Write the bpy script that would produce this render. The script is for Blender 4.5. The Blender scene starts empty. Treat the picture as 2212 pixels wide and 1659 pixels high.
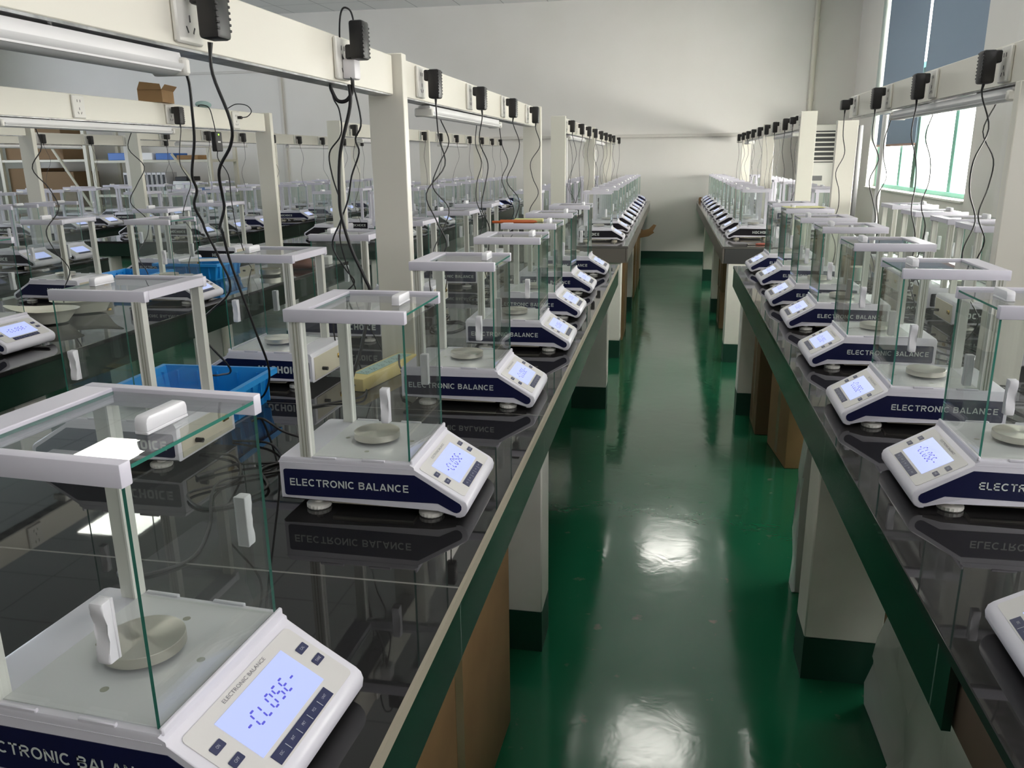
import bpy, bmesh, math, random
from math import sin, cos, pi, radians
from mathutils import Vector, Matrix

SC = bpy.context.scene
COL = SC.collection

# ------------------------------------------------------------------ camera, world, light, exposure
CAM_Z = 1.37
_yaw, _pitch, _roll, _f = -1.90387558e-01, -2.71467662e-01, -1.06642261e-02, 1750.8784
cam_data = bpy.data.cameras.new('camera')
cam = bpy.data.objects.new('camera', cam_data)
COL.objects.link(cam)
_fw = Vector((sin(_yaw) * cos(_pitch), cos(_yaw) * cos(_pitch), sin(_pitch)))
_r = Vector((cos(_yaw), -sin(_yaw), 0))
_u = _r.cross(_fw)
_r2 = cos(_roll) * _r + sin(_roll) * _u
_u2 = -sin(_roll) * _r + cos(_roll) * _u
_m = Matrix((_r2, _u2, -_fw)).transposed().to_4x4()
_m.translation = Vector((0, 0, CAM_Z))
cam.matrix_world = _m
cam_data.sensor_width = 36.0
cam_data.lens = 36.0 * _f / 2212
cam_data.clip_start = 0.02
SC.camera = cam

SC.view_settings.view_transform = 'Standard'
SC.view_settings.look = 'None'
SC.view_settings.exposure = 0.0
SC.view_settings.gamma = 1.0
SC.view_settings.use_curve_mapping = False
SC.cycles.use_denoising = True
SC.cycles.max_bounces = 9
SC.cycles.diffuse_bounces = 5
SC.cycles.glossy_bounces = 4
SC.cycles.transmission_bounces = 4
SC.cycles.transparent_max_bounces = 40
SC.cycles.sample_clamp_indirect = 6.0
SC.cycles.caustics_reflective = False
SC.cycles.caustics_refractive = False

SKY = 33.0
world = bpy.data.worlds.new('daylight')
SC.world = world
world.use_nodes = True
_bg = world.node_tree.nodes['Background']
_bg.inputs[0].default_value = (1.0, 0.972, 0.925, 1)
_bg.inputs[1].default_value = SKY

# windows of the right hand wall: (near y, far y)
WALL_X = 2.26
WIN_Z = (0.99, 3.12)
WINDOWS = [(7.05, 10.45), (2.2, 5.3), (-2.2, 1.2)]
ADDED_WIN_Z = (1.0, 2.9)
ADDED_WINDOWS = [(0.5, 4.0), (5.6, 9.6)]        # added in the unseen left wall to brighten that side, by y

def portal(loc, rot, sx, sy):
    ld = bpy.data.lights.new('window_portal', 'AREA')
    ld.shape = 'RECTANGLE'
    ld.size, ld.size_y = sx, sy
    ld.cycles.is_portal = True
    lo = bpy.data.objects.new('window_portal', ld)
    lo.matrix_world = Matrix.Translation(loc) @ rot
    COL.objects.link(lo)
for (a, b) in WINDOWS:
    portal((WALL_X + 0.22, (a + b) / 2, sum(WIN_Z) / 2), Matrix.Rotation(radians(90), 4, 'Y') @ Matrix.Rotation(radians(90), 4, 'Z'), b - a, WIN_Z[1] - WIN_Z[0])
for (a, b) in ADDED_WINDOWS:
    portal((-10.82, (a + b) / 2, sum(ADDED_WIN_Z) / 2), Matrix.Rotation(radians(-90), 4, 'Y') @ Matrix.Rotation(radians(90), 4, 'Z'), b - a, ADDED_WIN_Z[1] - ADDED_WIN_Z[0])

LAMP = 15.0      # radiance of the ceiling panels

# ------------------------------------------------------------------ materials
MATS = {}

def mat(name, color=(0.8, 0.8, 0.8), rough=0.5, metal=0.0, spec=0.5, emit=None, estr=1.0, coat=0.0, noise=None, bump=None, trans=0.0):
    m = bpy.data.materials.new(name)
    m.use_nodes = True
    nt = m.node_tree
    b = nt.nodes['Principled BSDF']
    b.inputs['Base Color'].default_value = (*color, 1)
    b.inputs['Roughness'].default_value = rough
    b.inputs['Metallic'].default_value = metal
    b.inputs['Specular IOR Level'].default_value = spec
    if coat:
        b.inputs['Coat Weight'].default_value = coat
        b.inputs['Coat Roughness'].default_value = 0.05
    if emit:
        b.inputs['Emission Color'].default_value = (*emit, 1)
        b.inputs['Emission Strength'].default_value = estr
    if noise:      # (scale, second colour, low, high)
        sc, c2, lo, hi = noise
        g = nt.nodes.new('ShaderNodeNewGeometry')
        n = nt.nodes.new('ShaderNodeTexNoise')
        n.inputs['Scale'].default_value = sc
        n.inputs['Detail'].default_value = 5
        r = nt.nodes.new('ShaderNodeMapRange')
        r.inputs[1].default_value = lo
        r.inputs[2].default_value = hi
        mx = nt.nodes.new('ShaderNodeMix')
        mx.data_type = 'RGBA'
        mx.inputs[6].default_value = (*color, 1)
        mx.inputs[7].default_value = (*c2, 1)
        nt.links.new(g.outputs['Position'], n.inputs['Vector'])
        nt.links.new(n.outputs['Fac'], r.inputs[0])
        nt.links.new(r.outputs[0], mx.inputs[0])
        nt.links.new(mx.outputs[2], b.inputs['Base Color'])
    if bump:       # (scale, strength, distance)
        g = nt.nodes.new('ShaderNodeNewGeometry')
        n = nt.nodes.new('ShaderNodeTexNoise')
        n.inputs['Scale'].default_value = bump[0]
        n.inputs['Detail'].default_value = 4
        bp = nt.nodes.new('ShaderNodeBump')
        bp.inputs['Strength'].default_value = bump[1]
        bp.inputs['Distance'].default_value = bump[2]
        nt.links.new(g.outputs['Position'], n.inputs['Vector'])
        nt.links.new(n.outputs['Fac'], bp.inputs['Height'])
        nt.links.new(bp.outputs[0], b.inputs['Normal'])
    MATS[name] = m
    return m

def seam_mat(name, color, seam, rough, pitch, width, axes, offset=(0, 0, 0), spec=0.5, rough_noise=None):
    """tiles with thin joints every `pitch` metres along the given axes"""
    m = mat(name, color, rough, spec=spec)
    nt = m.node_tree
    b = nt.nodes['Principled BSDF']
    g = nt.nodes.new('ShaderNodeNewGeometry')
    sep = nt.nodes.new('ShaderNodeSeparateXYZ')
    nt.links.new(g.outputs['Position'], sep.inputs[0])
    last = None
    for ax in axes:
        p = pitch[ax]
        ad = nt.nodes.new('ShaderNodeMath'); ad.operation = 'ADD'; ad.inputs[1].default_value = 100 * p - offset[ax]
        nt.links.new(sep.outputs[ax], ad.inputs[0])
        mo = nt.nodes.new('ShaderNodeMath'); mo.operation = 'MODULO'; mo.inputs[1].default_value = p
        nt.links.new(ad.outputs[0], mo.inputs[0])
        lt = nt.nodes.new('ShaderNodeMath'); lt.operation = 'LESS_THAN'; lt.inputs[1].default_value = width
        nt.links.new(mo.outputs[0], lt.inputs[0])
        if last is None:
            last = lt
        else:
            mxm = nt.nodes.new('ShaderNodeMath'); mxm.operation = 'MAXIMUM'
            nt.links.new(last.outputs[0], mxm.inputs[0]); nt.links.new(lt.outputs[0], mxm.inputs[1])
            last = mxm
    mx = nt.nodes.new('ShaderNodeMix'); mx.data_type = 'RGBA'
    mx.inputs[6].default_value = (*color, 1); mx.inputs[7].default_value = (*seam, 1)
    nt.links.new(last.outputs[0], mx.inputs[0])
    nt.links.new(mx.outputs[2], b.inputs['Base Color'])
    if rough_noise:
        n = nt.nodes.new('ShaderNodeTexNoise'); n.inputs['Scale'].default_value = rough_noise[0]; n.inputs['Detail'].default_value = 4
        nt.links.new(g.outputs['Position'], n.inputs['Vector'])
        r = nt.nodes.new('ShaderNodeMapRange'); r.inputs[3].default_value = rough_noise[1]; r.inputs[4].default_value = rough_noise[2]
        nt.links.new(n.outputs['Fac'], r.inputs[0]); nt.links.new(r.outputs[0], b.inputs['Roughness'])
    return m

def glass_mat(name, tint, refl=1.0, white_mix=0.0):
    m = bpy.data.materials.new(name)
    m.use_nodes = True
    nt = m.node_tree
    nt.nodes.clear()
    out = nt.nodes.new('ShaderNodeOutputMaterial')
    g = nt.nodes.new('ShaderNodeNewGeometry')
    d = nt.nodes.new('ShaderNodeVectorMath'); d.operation = 'DOT_PRODUCT'
    nt.links.new(g.outputs['Normal'], d.inputs[0]); nt.links.new(g.outputs['Incoming'], d.inputs[1])
    ab = nt.nodes.new('ShaderNodeMath'); ab.operation = 'ABSOLUTE'; nt.links.new(d.outputs['Value'], ab.inputs[0])
    su = nt.nodes.new('ShaderNodeMath'); su.operation = 'SUBTRACT'; su.inputs[0].default_value = 1.0; nt.links.new(ab.outputs[0], su.inputs[1])
    po = nt.nodes.new('ShaderNodeMath'); po.operation = 'POWER'; po.inputs[1].default_value = 5.0; nt.links.new(su.outputs[0], po.inputs[0])
    ma = nt.nodes.new('ShaderNodeMath'); ma.operation = 'MULTIPLY_ADD'; ma.inputs[1].default_value = 0.9 * refl; ma.inputs[2].default_value = 0.042 * refl
    nt.links.new(po.outputs[0], ma.inputs[0])
    tr = nt.nodes.new('ShaderNodeBsdfTransparent'); tr.inputs[0].default_value = (*tint, 1)
    gl = nt.nodes.new('ShaderNodeBsdfGlossy'); gl.inputs['Roughness'].default_value = 0.0
    mx = nt.nodes.new('ShaderNodeMixShader')
    nt.links.new(ma.outputs[0], mx.inputs[0]); nt.links.new(tr.outputs[0], mx.inputs[1]); nt.links.new(gl.outputs[0], mx.inputs[2])
    src = mx
    if white_mix:  # mixes a little white diffuse into the clear glass
        df = nt.nodes.new('ShaderNodeBsdfDiffuse'); df.inputs[0].default_value = (0.7, 0.72, 0.7, 1)
        m2 = nt.nodes.new('ShaderNodeMixShader'); m2.inputs[0].default_value = white_mix
        nt.links.new(mx.outputs[0], m2.inputs[1]); nt.links.new(df.outputs[0], m2.inputs[2])
        src = m2
    nt.links.new(src.outputs[0], out.inputs[0])
    MATS[name] = m
    return m

def blind_mat():
    m = bpy.data.materials.new('blind_blue')
    m.use_nodes = True
    nt = m.node_tree
    nt.nodes.clear()
    out = nt.nodes.new('ShaderNodeOutputMaterial')
    d = nt.nodes.new('ShaderNodeBsdfDiffuse'); d.inputs[0].default_value = (0.27, 0.33, 0.40, 1)
    t = nt.nodes.new('ShaderNodeBsdfTranslucent'); t.inputs[0].default_value = (0.0075, 0.0100, 0.0130, 1)
    a = nt.nodes.new('ShaderNodeAddShader')
    nt.links.new(d.outputs[0], a.inputs[0]); nt.links.new(t.outputs[0], a.inputs[1]); nt.links.new(a.outputs[0], out.inputs[0])
    MATS['blind_blue'] = m
    return m

WHITE = mat('balance_white', (0.72, 0.70, 0.755), 0.33)
WHITE2 = mat('case_white', (0.69, 0.665, 0.735), 0.36)
CREAM = mat('cream_plastic', (0.62, 0.57, 0.45), 0.5)
CHAMBER = mat('chamber_white', (0.70, 0.70, 0.70), 0.18)
PANEL = mat('panel_beige', (0.66, 0.64, 0.62), 0.4)
NAVY = mat('navy_film', (0.006, 0.008, 0.045), 0.3)
BLACKP = mat('black_film', (0.008, 0.006, 0.010), 0.3)
LETTER = mat('letter_white', (0.62, 0.66, 0.62), 0.5)
KEY = mat('key_navy', (0.02, 0.025, 0.085), 0.3)
KEYL = mat('key_letter', (0.45, 0.47, 0.52), 0.5)
LCD = mat('lcd_backlight', (0.02, 0.02, 0.03), 0.2, emit=(0.52, 0.60, 1.0), estr=1.0)
DIGIT = mat('lcd_digit', (0.02, 0.02, 0.1), 0.3, emit=(0.10, 0.10, 0.75), estr=0.8)
TITLE = mat('title_grey', (0.20, 0.19, 0.21), 0.5)
def steel_mat():
    m = mat('brushed_steel', (0.66, 0.63, 0.56), 0.30, metal=1.0)
    nt = m.node_tree
    b = nt.nodes['Principled BSDF']
    b.inputs['Anisotropic'].default_value = 0.9
    b.inputs['Anisotropic Rotation'].default_value = 0.0
    tg = nt.nodes.new('ShaderNodeTangent'); tg.direction_type = 'RADIAL'; tg.axis = 'Z'
    nt.links.new(tg.outputs[0], b.inputs['Tangent'])
    return m
STEEL = steel_mat()
ALU = mat('anodised_aluminium', (0.62, 0.62, 0.56), 0.35)
ALUW = mat('column_white', (0.80, 0.79, 0.74), 0.35)
ALUG = mat('aluminium_groove', (0.34, 0.34, 0.27), 0.4)
HANDLE = mat('handle_white', (0.78, 0.77, 0.79), 0.33)
GLASS = glass_mat('pane_glass', (0.968, 0.980, 0.972), 1.0, 0.010)
GLASS1 = glass_mat('pane_glass_single', (0.945, 0.968, 0.955), 1.6, 0.028)
GEDGE = mat('glass_edge_green', (0.045, 0.20, 0.15), 0.1)
GEDGE2 = mat('glass_edge_pale', (0.25, 0.42, 0.36), 0.2)
BLACK = mat('black_plastic', (0.012, 0.011, 0.011), 0.42)
CORD = mat('black_cord', (0.010, 0.009, 0.009), 0.5)
DARKMET = mat('dark_metal', (0.12, 0.11, 0.10), 0.4, metal=0.8)
GOLD = mat('brass', (0.65, 0.42, 0.10), 0.25, metal=1.0)
CHROME = mat('chrome', (0.75, 0.72, 0.68), 0.12, metal=1.0)
PAINT = mat('cream_paint', (0.74, 0.71, 0.62), 0.28)
LAMPW = mat('lamp_white', (0.72, 0.71, 0.70), 0.35)
ZINC = mat('galvanised', (0.45, 0.45, 0.45), 0.3, metal=0.9, noise=(25, (0.25, 0.25, 0.25), 0.4, 0.6))
PLATE = mat('socket_white', (0.74, 0.72, 0.66), 0.35)
PLUGW = mat('plug_white', (0.78, 0.75, 0.76), 0.35)
HOLE = mat('hole_dark', (0.02, 0.02, 0.02), 0.6)
WALLM = mat('wall_plaster', (0.74, 0.715, 0.67), 0.8, noise=(1.3, (0.715, 0.69, 0.64), 0.4, 0.65))
TRIMM = mat('wall_trim', (0.60, 0.57, 0.52), 0.6)
GREENB = mat('baseboard_green', (0.005, 0.045, 0.026), 0.45)
PIERM = mat('pier_plaster', (0.78, 0.75, 0.68), 0.75, noise=(6, (0.70, 0.67, 0.60), 0.45, 0.75))
CEIL = seam_mat('ceiling_tiles', (0.76, 0.76, 0.75), (0.42, 0.42, 0.42), 0.8, (0.6, 0.6, 1), 0.012, (0, 1), offset=(0.1, 0.2, 0))
TOP = seam_mat('black_granite_tile', (0.016, 0.0155, 0.0155), (0.16, 0.155, 0.145), 0.02, (1, 0.8, 1), 0.004, (1,), offset=(0, 0.985, 0), spec=0.48, rough_noise=(3, 0.010, 0.03))
TOPR = seam_mat('black_granite_right', (0.020, 0.019, 0.019), (0.008, 0.008, 0.008), 0.02, (1, 0.8, 1), 0.004, (1,), offset=(0, 0.55, 0), spec=0.48, rough_noise=(3, 0.012, 0.04))
TOP2 = seam_mat('grey_granite_tile', (0.10, 0.095, 0.088), (0.05, 0.05, 0.05), 0.09, (1, 0.8, 1), 0.004, (1,), offset=(0, 0.3, 0), spec=0.6)
APRON = seam_mat('green_tile_apron', (0.010, 0.026, 0.018), (0.10, 0.14, 0.12), 0.10, (1, 0.8, 1), 0.004, (1,), offset=(0, 0.985, 0), spec=0.55, rough_noise=(4, 0.08, 0.16))
APRON2 = seam_mat('brown_tile_apron', (0.13, 0.115, 0.10), (0.05, 0.05, 0.05), 0.3, (1, 0.8, 1), 0.004, (1,), spec=0.5)
EDGE = mat('tile_edge', (0.30, 0.265, 0.20), 0.6)
WOOD = mat('raw_wood', (0.10, 0.068, 0.045), 0.7)
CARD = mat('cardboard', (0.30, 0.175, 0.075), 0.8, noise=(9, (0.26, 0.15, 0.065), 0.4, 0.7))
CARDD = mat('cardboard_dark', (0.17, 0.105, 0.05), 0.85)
TAPE = mat('packing_tape', (0.22, 0.14, 0.06), 0.3)
BLUEB = mat('blue_crate', (0.012, 0.27, 0.66), 0.4)
BLUED = mat('blue_bin', (0.02, 0.12, 0.40), 0.45)
BOWL = mat('cream_bowl', (0.70, 0.68, 0.58), 0.4)
FOAM = mat('foam_sheet', (0.66, 0.67, 0.63), 0.22)
YEL = mat('yellow_strip', (0.72, 0.58, 0.24), 0.4)
TEAL = mat('strip_face', (0.36, 0.52, 0.50), 0.4)
ORANGE = mat('orange_plastic', (0.45, 0.09, 0.015), 0.35)
PAPERY = mat('yellow_paper', (0.72, 0.70, 0.32), 0.7)
PAPER = mat('white_paper', (0.75, 0.74, 0.72), 0.7)
RED = mat('red_grip', (0.22, 0.05, 0.03), 0.5)
BINDER = mat('binder_white', (0.62, 0.60, 0.60), 0.5)
RACK = mat('rack_cream', (0.55, 0.52, 0.42), 0.5)
ACW = mat('aircon_white', (0.62, 0.60, 0.54), 0.45)
WINF = mat('window_green', (0.22, 0.55, 0.43), 0.4)
WIND = mat('window_green_dark', (0.06, 0.14, 0.10), 0.5)
WINW = mat('window_reveal', (0.80, 0.78, 0.72), 0.6)
PIPEM = mat('pipe_beige', (0.60, 0.57, 0.48), 0.5)
BLIND = blind_mat()
WGLASS = glass_mat('window_glass', (0.985, 0.99, 0.985), 1.0, 0.0)
DIMPANE2 = glass_mat('window_film', (0.52, 0.53, 0.52), 1.0, 0.0)  # tint made up to dim window light, not applied
DIMPANE3 = glass_mat('window_film_dark', (0.40, 0.40, 0.415), 1.0, 0.0)  # tint made up to hold back daylight at the nearest window
DIMPANE4 = glass_mat('window_film_light', (0.46, 0.48, 0.53), 1.0, 0.0)  # cool tint made up to dim the added left windows
LED = mat('led_panel', (0.8, 0.8, 0.8), 0.4, emit=(1.0, 0.97, 0.90), estr=LAMP)
GREENLED = mat('green_led', (0.05, 0.3, 0.02), 0.4, emit=(0.35, 1.0, 0.05), estr=2.5)
DARKCYL = mat('dark_pipe', (0.02, 0.02, 0.02), 0.5)
BROWN = mat('brown_leather', (0.11, 0.035, 0.02), 0.5)

def floor_material():
    m = mat('green_epoxy', (0.006, 0.085, 0.038), 0.16, spec=0.55)
    nt = m.node_tree
    b = nt.nodes['Principled BSDF']
    g = nt.nodes.new('ShaderNodeNewGeometry')
    n = nt.nodes.new('ShaderNodeTexNoise'); n.inputs['Scale'].default_value = 2.2; n.inputs['Detail'].default_value = 6
    nt.links.new(g.outputs['Position'], n.inputs['Vector'])
    r = nt.nodes.new('ShaderNodeMapRange'); r.inputs[1].default_value = 0.35; r.inputs[2].default_value = 0.7
    r.inputs[3].default_value = 0.085; r.inputs[4].default_value = 0.17
    nt.links.new(n.outputs['Fac'], r.inputs[0]); nt.links.new(r.outputs[0], b.inputs['Roughness'])
    mx = nt.nodes.new('ShaderNodeMix'); mx.data_type = 'RGBA'
    mx.inputs[6].default_value = (0.006, 0.085, 0.038, 1); mx.inputs[7].default_value = (0.012, 0.105, 0.052, 1)
    nt.links.new(n.outputs['Fac'], mx.inputs[0])
    # worn spots and scuffs
    n3 = nt.nodes.new('ShaderNodeTexNoise'); n3.inputs['Scale'].default_value = 14; n3.inputs['Detail'].default_value = 8
    nt.links.new(g.outputs['Position'], n3.inputs['Vector'])
    r3 = nt.nodes.new('ShaderNodeMapRange'); r3.inputs[1].default_value = 0.66; r3.inputs[2].default_value = 0.76
    nt.links.new(n3.outputs['Fac'], r3.inputs[0])
    mx2 = nt.nodes.new('ShaderNodeMix'); mx2.data_type = 'RGBA'
    mx2.inputs[7].default_value = (0.10, 0.12, 0.09, 1)
    nt.links.new(r3.outputs[0], mx2.inputs[0]); nt.links.new(mx.outputs[2], mx2.inputs[6])
    nt.links.new(mx2.outputs[2], b.inputs['Base Color'])
    # trowel marks
    n2 = nt.nodes.new('ShaderNodeTexNoise'); n2.inputs['Scale'].default_value = 9; n2.inputs['Detail'].default_value = 3
    n2.inputs['Distortion'].default_value = 0.6
    sh = nt.nodes.new('ShaderNodeVectorMath'); sh.operation = 'ADD'; sh.inputs[1].default_value = (0.37, 0.53, 0.219)
    nt.links.new(g.outputs['Position'], sh.inputs[0]); nt.links.new(sh.outputs[0], n2.inputs['Vector'])
    bp = nt.nodes.new('ShaderNodeBump'); bp.inputs['Strength'].default_value = 0.035; bp.inputs['Distance'].default_value = 0.02
    nt.links.new(n2.outputs['Fac'], bp.inputs['Height']); nt.links.new(bp.outputs[0], b.inputs['Normal'])
    return m
FLOORM = floor_material()

# ------------------------------------------------------------------ mesh helpers
class MB:
    """collects shapes into one mesh; `mats` is the list of material slots"""
    def __init__(self):
        self.bm = bmesh.new()
        self.mi = 0

    def _tag(self, faces, smooth=False):
        for f in faces:
            f.material_index = self.mi
            f.smooth = smooth

    def box(self, x0, x1, y0, y1, z0, z1, bevel=0.0, M=None, seg=1):
        bm = bmesh.new()
        vs = [bm.verts.new((x, y, z)) for x in (x0, x1) for y in (y0, y1) for z in (z0, z1)]
        for q in ((0, 1, 3, 2), (4, 6, 7, 5), (0, 4, 5, 1), (2, 3, 7, 6), (0, 2, 6, 4), (1, 5, 7, 3)):
            bm.faces.new([vs[i] for i in q])
        if bevel:
            bmesh.ops.bevel(bm, geom=list(bm.edges), offset=bevel, segments=seg, profile=0.5, affect='EDGES')
        self.add(bm, M)
        return self

    def add(self, bm, M=None, smooth=False):
        bmesh.ops.recalc_face_normals(bm, faces=list(bm.faces))
        mp = {}
        for v in bm.verts:
            mp[v] = self.bm.verts.new(M @ v.co if M else v.co)
        fs = []
        for f in bm.faces:
            try:
                nf = self.bm.faces.new([mp[v] for v in f.verts])
                nf.material_index = self.mi
                nf.smooth = smooth
                fs.append(nf)
            except ValueError:
                pass
        bm.free()
        return fs

    def prism(self, pts, a, b, plane='xz', bevel=0.0, M=None, seg=2):
        """extrudes a polygon: plane 'xz' along y from a to b, 'xy' along z, 'yz' along x"""
        bm = bmesh.new()
        def P(p, t):
            return {'xz': (p[0], t, p[1]), 'xy': (p[0], p[1], t), 'yz': (t, p[0], p[1])}[plane]
        lo = [bm.verts.new(P(p, a)) for p in pts]
        hi = [bm.verts.new(P(p, b)) for p in pts]
        n = len(pts)
        bm.faces.new(lo); bm.faces.new(hi)
        for i in range(n):
            bm.faces.new((lo[i], lo[(i + 1) % n], hi[(i + 1) % n], hi[i]))
        if bevel:
            es = [e for e in bm.edges if (e.verts[0] in lo) == (e.verts[1] in lo)]
            bmesh.ops.bevel(bm, geom=es, offset=bevel, segments=seg, profile=0.5, affect='EDGES')
        self.add(bm, M)
        return self

    def lathe(self, prof, n=24, M=None, smooth=True, gear=0.0):
        """prof: list of (r, z)"""
        bm = bmesh.new()
        rings = []
        for (r, z) in prof:
            ring = []
            for i in range(n):
                rr = r * (1 - (gear if i % 2 else 0))
                ring.append(bm.verts.new((rr * cos(2 * pi * i / n), rr * sin(2 * pi * i / n), z)))
            rings.append(ring)
        for a, b in zip(rings, rings[1:]):
            for i in range(n):
                bm.faces.new((a[i], a[(i + 1) % n], b[(i + 1) % n], b[i]))
        bm.faces.new(rings[0]); bm.faces.new(rings[-1])
        bmesh.ops.remove_doubles(bm, verts=list(bm.verts), dist=1e-6)
        fs = self.add(bm, M, smooth)
        for f in fs:
            if len(f.verts) > 4:
                f.smooth = False
        return self

    def tube(self, pts, r, n=8, closed=False):
        pts = [Vector(p) for p in pts]
        bm = bmesh.new()
        rings = []
        up = Vector((0, 0, 1))
        prev = None
        for i, p in enumerate(pts):
            t = (pts[min(i + 1, len(pts) - 1)] - pts[max(i - 1, 0)])
            if t.length < 1e-9:
                t = Vector((0, 0, -1))
            t.normalize()
            if prev is None:
                a = t.cross(Vector((1, 0, 0)) if abs(t.x) < 0.8 else Vector((0, 1, 0))).normalized()
            else:
                a = (prev - t * prev.dot(t)).normalized()
            prev = a
            b = t.cross(a)
            rr = r[i] if isinstance(r, (list, tuple)) else r
            rings.append([bm.verts.new(p + (a * cos(2 * pi * k / n) + b * sin(2 * pi * k / n)) * rr) for k in range(n)])
        for a, b in zip(rings, rings[1:]):
            for k in range(n):
                bm.faces.new((a[k], a[(k + 1) % n], b[(k + 1) % n], b[k]))
        bm.faces.new(rings[0]); bm.faces.new(rings[-1])
        self.add(bm, None, True)
        return self

    def quad(self, pts):
        f = self.bm.faces.new([self.bm.verts.new(p) for p in pts])
        f.material_index = self.mi
        return self

    def text(self, s, M, size, width=None, bold=0.0, depth=0.0006, serif=False, shear=0.0):
        """letters as solid shapes; M places text coords (u right, v up, w out); cap height = size"""
        cu = bpy.data.curves.new('letters', 'FONT')
        cu.body = s
        cu.size = 1.0
        cu.offset = bold
        cu.extrude = 0.0
        cu.resolution_u = 3
        o = bpy.data.objects.new('letters', cu)
        COL.objects.link(o)
        dg = bpy.context.evaluated_depsgraph_get()
        me = bpy.data.meshes.new_from_object(o.evaluated_get(dg))
        xs = [v.co.x for v in me.vertices]; ys = [v.co.y for v in me.vertices]
        x0, x1, y0, y1 = min(xs), max(xs), min(ys), max(ys)
        sy = size / (y1 - y0)
        sx = (width / (x1 - x0)) if width else sy
        bm = bmesh.new()
        bm.from_mesh(me)
        for v in bm.verts:
            v.co = Vector(((v.co.x - x0) * sx + shear * (v.co.y - y0) * sy, (v.co.y - y0) * sy, depth))
        mp = {v: self.bm.verts.new(M @ v.co) for v in bm.verts}
        for f in bm.faces:
            try:
                nf = self.bm.faces.new([mp[v] for v in f.verts]); nf.material_index = self.mi
            except ValueError:
                pass
        bm.free()
        bpy.data.objects.remove(o); bpy.data.curves.remove(cu); bpy.data.meshes.remove(me)
        return self

    def stroke_text(self, s, M, size, width, sw=0.2, square=False, gap=0.16, depth=0.0004):
        """bold grotesque capitals drawn as strokes of constant weight; lower left at the origin of M"""
        h = sw / 2
        def arc(cx, cy, rx, ry, a0, a1, n=14):
            out = []
            for i in range(n + 1):
                a = radians(a0 + (a1 - a0) * i / n)
                c, sn = cos(a), sin(a)
                if square:
                    e = 0.55
                    c = (abs(c) ** e) * (1 if c >= 0 else -1); sn = (abs(sn) ** e) * (1 if sn >= 0 else -1)
                out.append((cx + rx * c, cy + ry * sn))
            return out
        ow = 0.76 if square else 0.94
        G = {
            'E': (0.70, [[(h, 0), (h, 1)], [(0, 1 - h), (0.70, 1 - h)], [(0, .51), (0.65, .51)], [(0, h), (0.70, h)]]),
            'L': (0.64, [[(h, 0), (h, 1)], [(0, h), (0.64, h)]]),
            'T': (0.74, [[(0, 1 - h), (0.74, 1 - h)], [(0.37, 0), (0.37, 1)]]),
            'I': (sw, [[(h, 0), (h, 1)]]),
            'H': (0.78, [[(h, 0), (h, 1)], [(0.78 - h, 0), (0.78 - h, 1)], [(0, .51), (0.78, .51)]]),
            'N': (0.80, [[(h, 0), (h, 1)], [(0.80 - h, 0), (0.80 - h, 1)], [(h * 0.9, 1 - h * 0.6), (0.80 - h * 0.9, h * 0.6)]]),
            'A': (0.88, [[(h * 0.8, 0), (0.44 - h * 0.15, 1)], [(0.88 - h * 0.8, 0), (0.44 + h * 0.15, 1)], [(0.20, .28), (0.68, .28)]]),
            'O': (ow, [arc(ow / 2, .5, ow / 2 - h, .5 - h, 0, 360, 28)]),
            'C': (ow - 0.04, [arc(ow / 2, .5, ow / 2 - h, .5 - h, 48, 312, 24)]),
            'R': (0.82, [[(h, 0), (h, 1)], [(0, 1 - h), (0.46, 1 - h)] + arc(0.46, .73 - h * 0.1, 0.36 - h, .27 - h * 0.9, 80, -90, 10) + [(0, .46 + h * 0.0)], [(0.42, .46), (0.72, 0.0)]]),
            'B': (0.78, [[(h, 0), (h, 1)], [(0, 1 - h), (0.46, 1 - h)] + arc(0.46, .755 - h * 0.1, 0.30 - h, .245 - h * 0.9, 80, -90, 10) + [(0, .52)], [(0, .52), (0.46, .52)] + arc(0.46, .31, 0.32 - h, .21, 80, -90, 10)[:-1] + [(0.46, h), (0, h)]]),
            ' ': (0.22, []),
        }
        total = sum(G[c][0] for c in s) + gap * (len(s) - 1)
        kx, ky = width / total, size
        x = 0.0
        for c in s:
            wd, lines = G[c]
            for ln in lines:
                P = [Vector((p[0] + x, p[1])) for p in ln]
                closed = (P[0] - P[-1]).length < 1e-6
                L, R = [], []
                n = len(P)
                for i in range(n):
                    a = P[i - 1] if i else (P[-2] if closed else P[0])
                    b = P[i + 1] if i < n - 1 else (P[1] if closed else P[-1])
                    t = (b - a)
                    if t.length < 1e-9:
                        t = Vector((1, 0))
                    t.normalize()
                    nn = Vector((-t.y, t.x)) * h
                    L.append(P[i] + nn); R.append(P[i] - nn)
                for i in range(n - 1):
                    self.quad([M @ Vector((q.x * kx, min(1.0, max(0.0, q.y)) * ky, depth)) for q in (R[i], R[i + 1], L[i + 1], L[i])])
            x += wd + gap
        return self

    def obj(self, name, mats, parent=None, loc=None):
        me = bpy.data.meshes.new(name)
        self.bm.normal_update()
        self.bm.to_mesh(me)
        self.bm.free()
        for m in (mats if isinstance(mats, (list, tuple)) else [mats]):
            me.materials.append(m)
        me.set_sharp_from_angle(angle=radians(38))
        o = bpy.data.objects.new(name, me)
        COL.objects.link(o)
        if parent:
            o.parent = parent
        if loc:
            o.location = loc
        return o

def root(name, loc=(0, 0, 0), rz=0.0):
    o = bpy.data.objects.new(name, None)
    o.empty_display_size = 0.05
    o.location = loc
    o.rotation_euler = (0, 0, rz)
    COL.objects.link(o)
    return o

def tag(o, label, cat, group=None, kind=None):
    o['label'] = label
    o['category'] = cat
    if group:
        o['group'] = group
    if kind:
        o['kind'] = kind
    return o

def structure(o):
    o['kind'] = 'structure'
    return o

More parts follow.
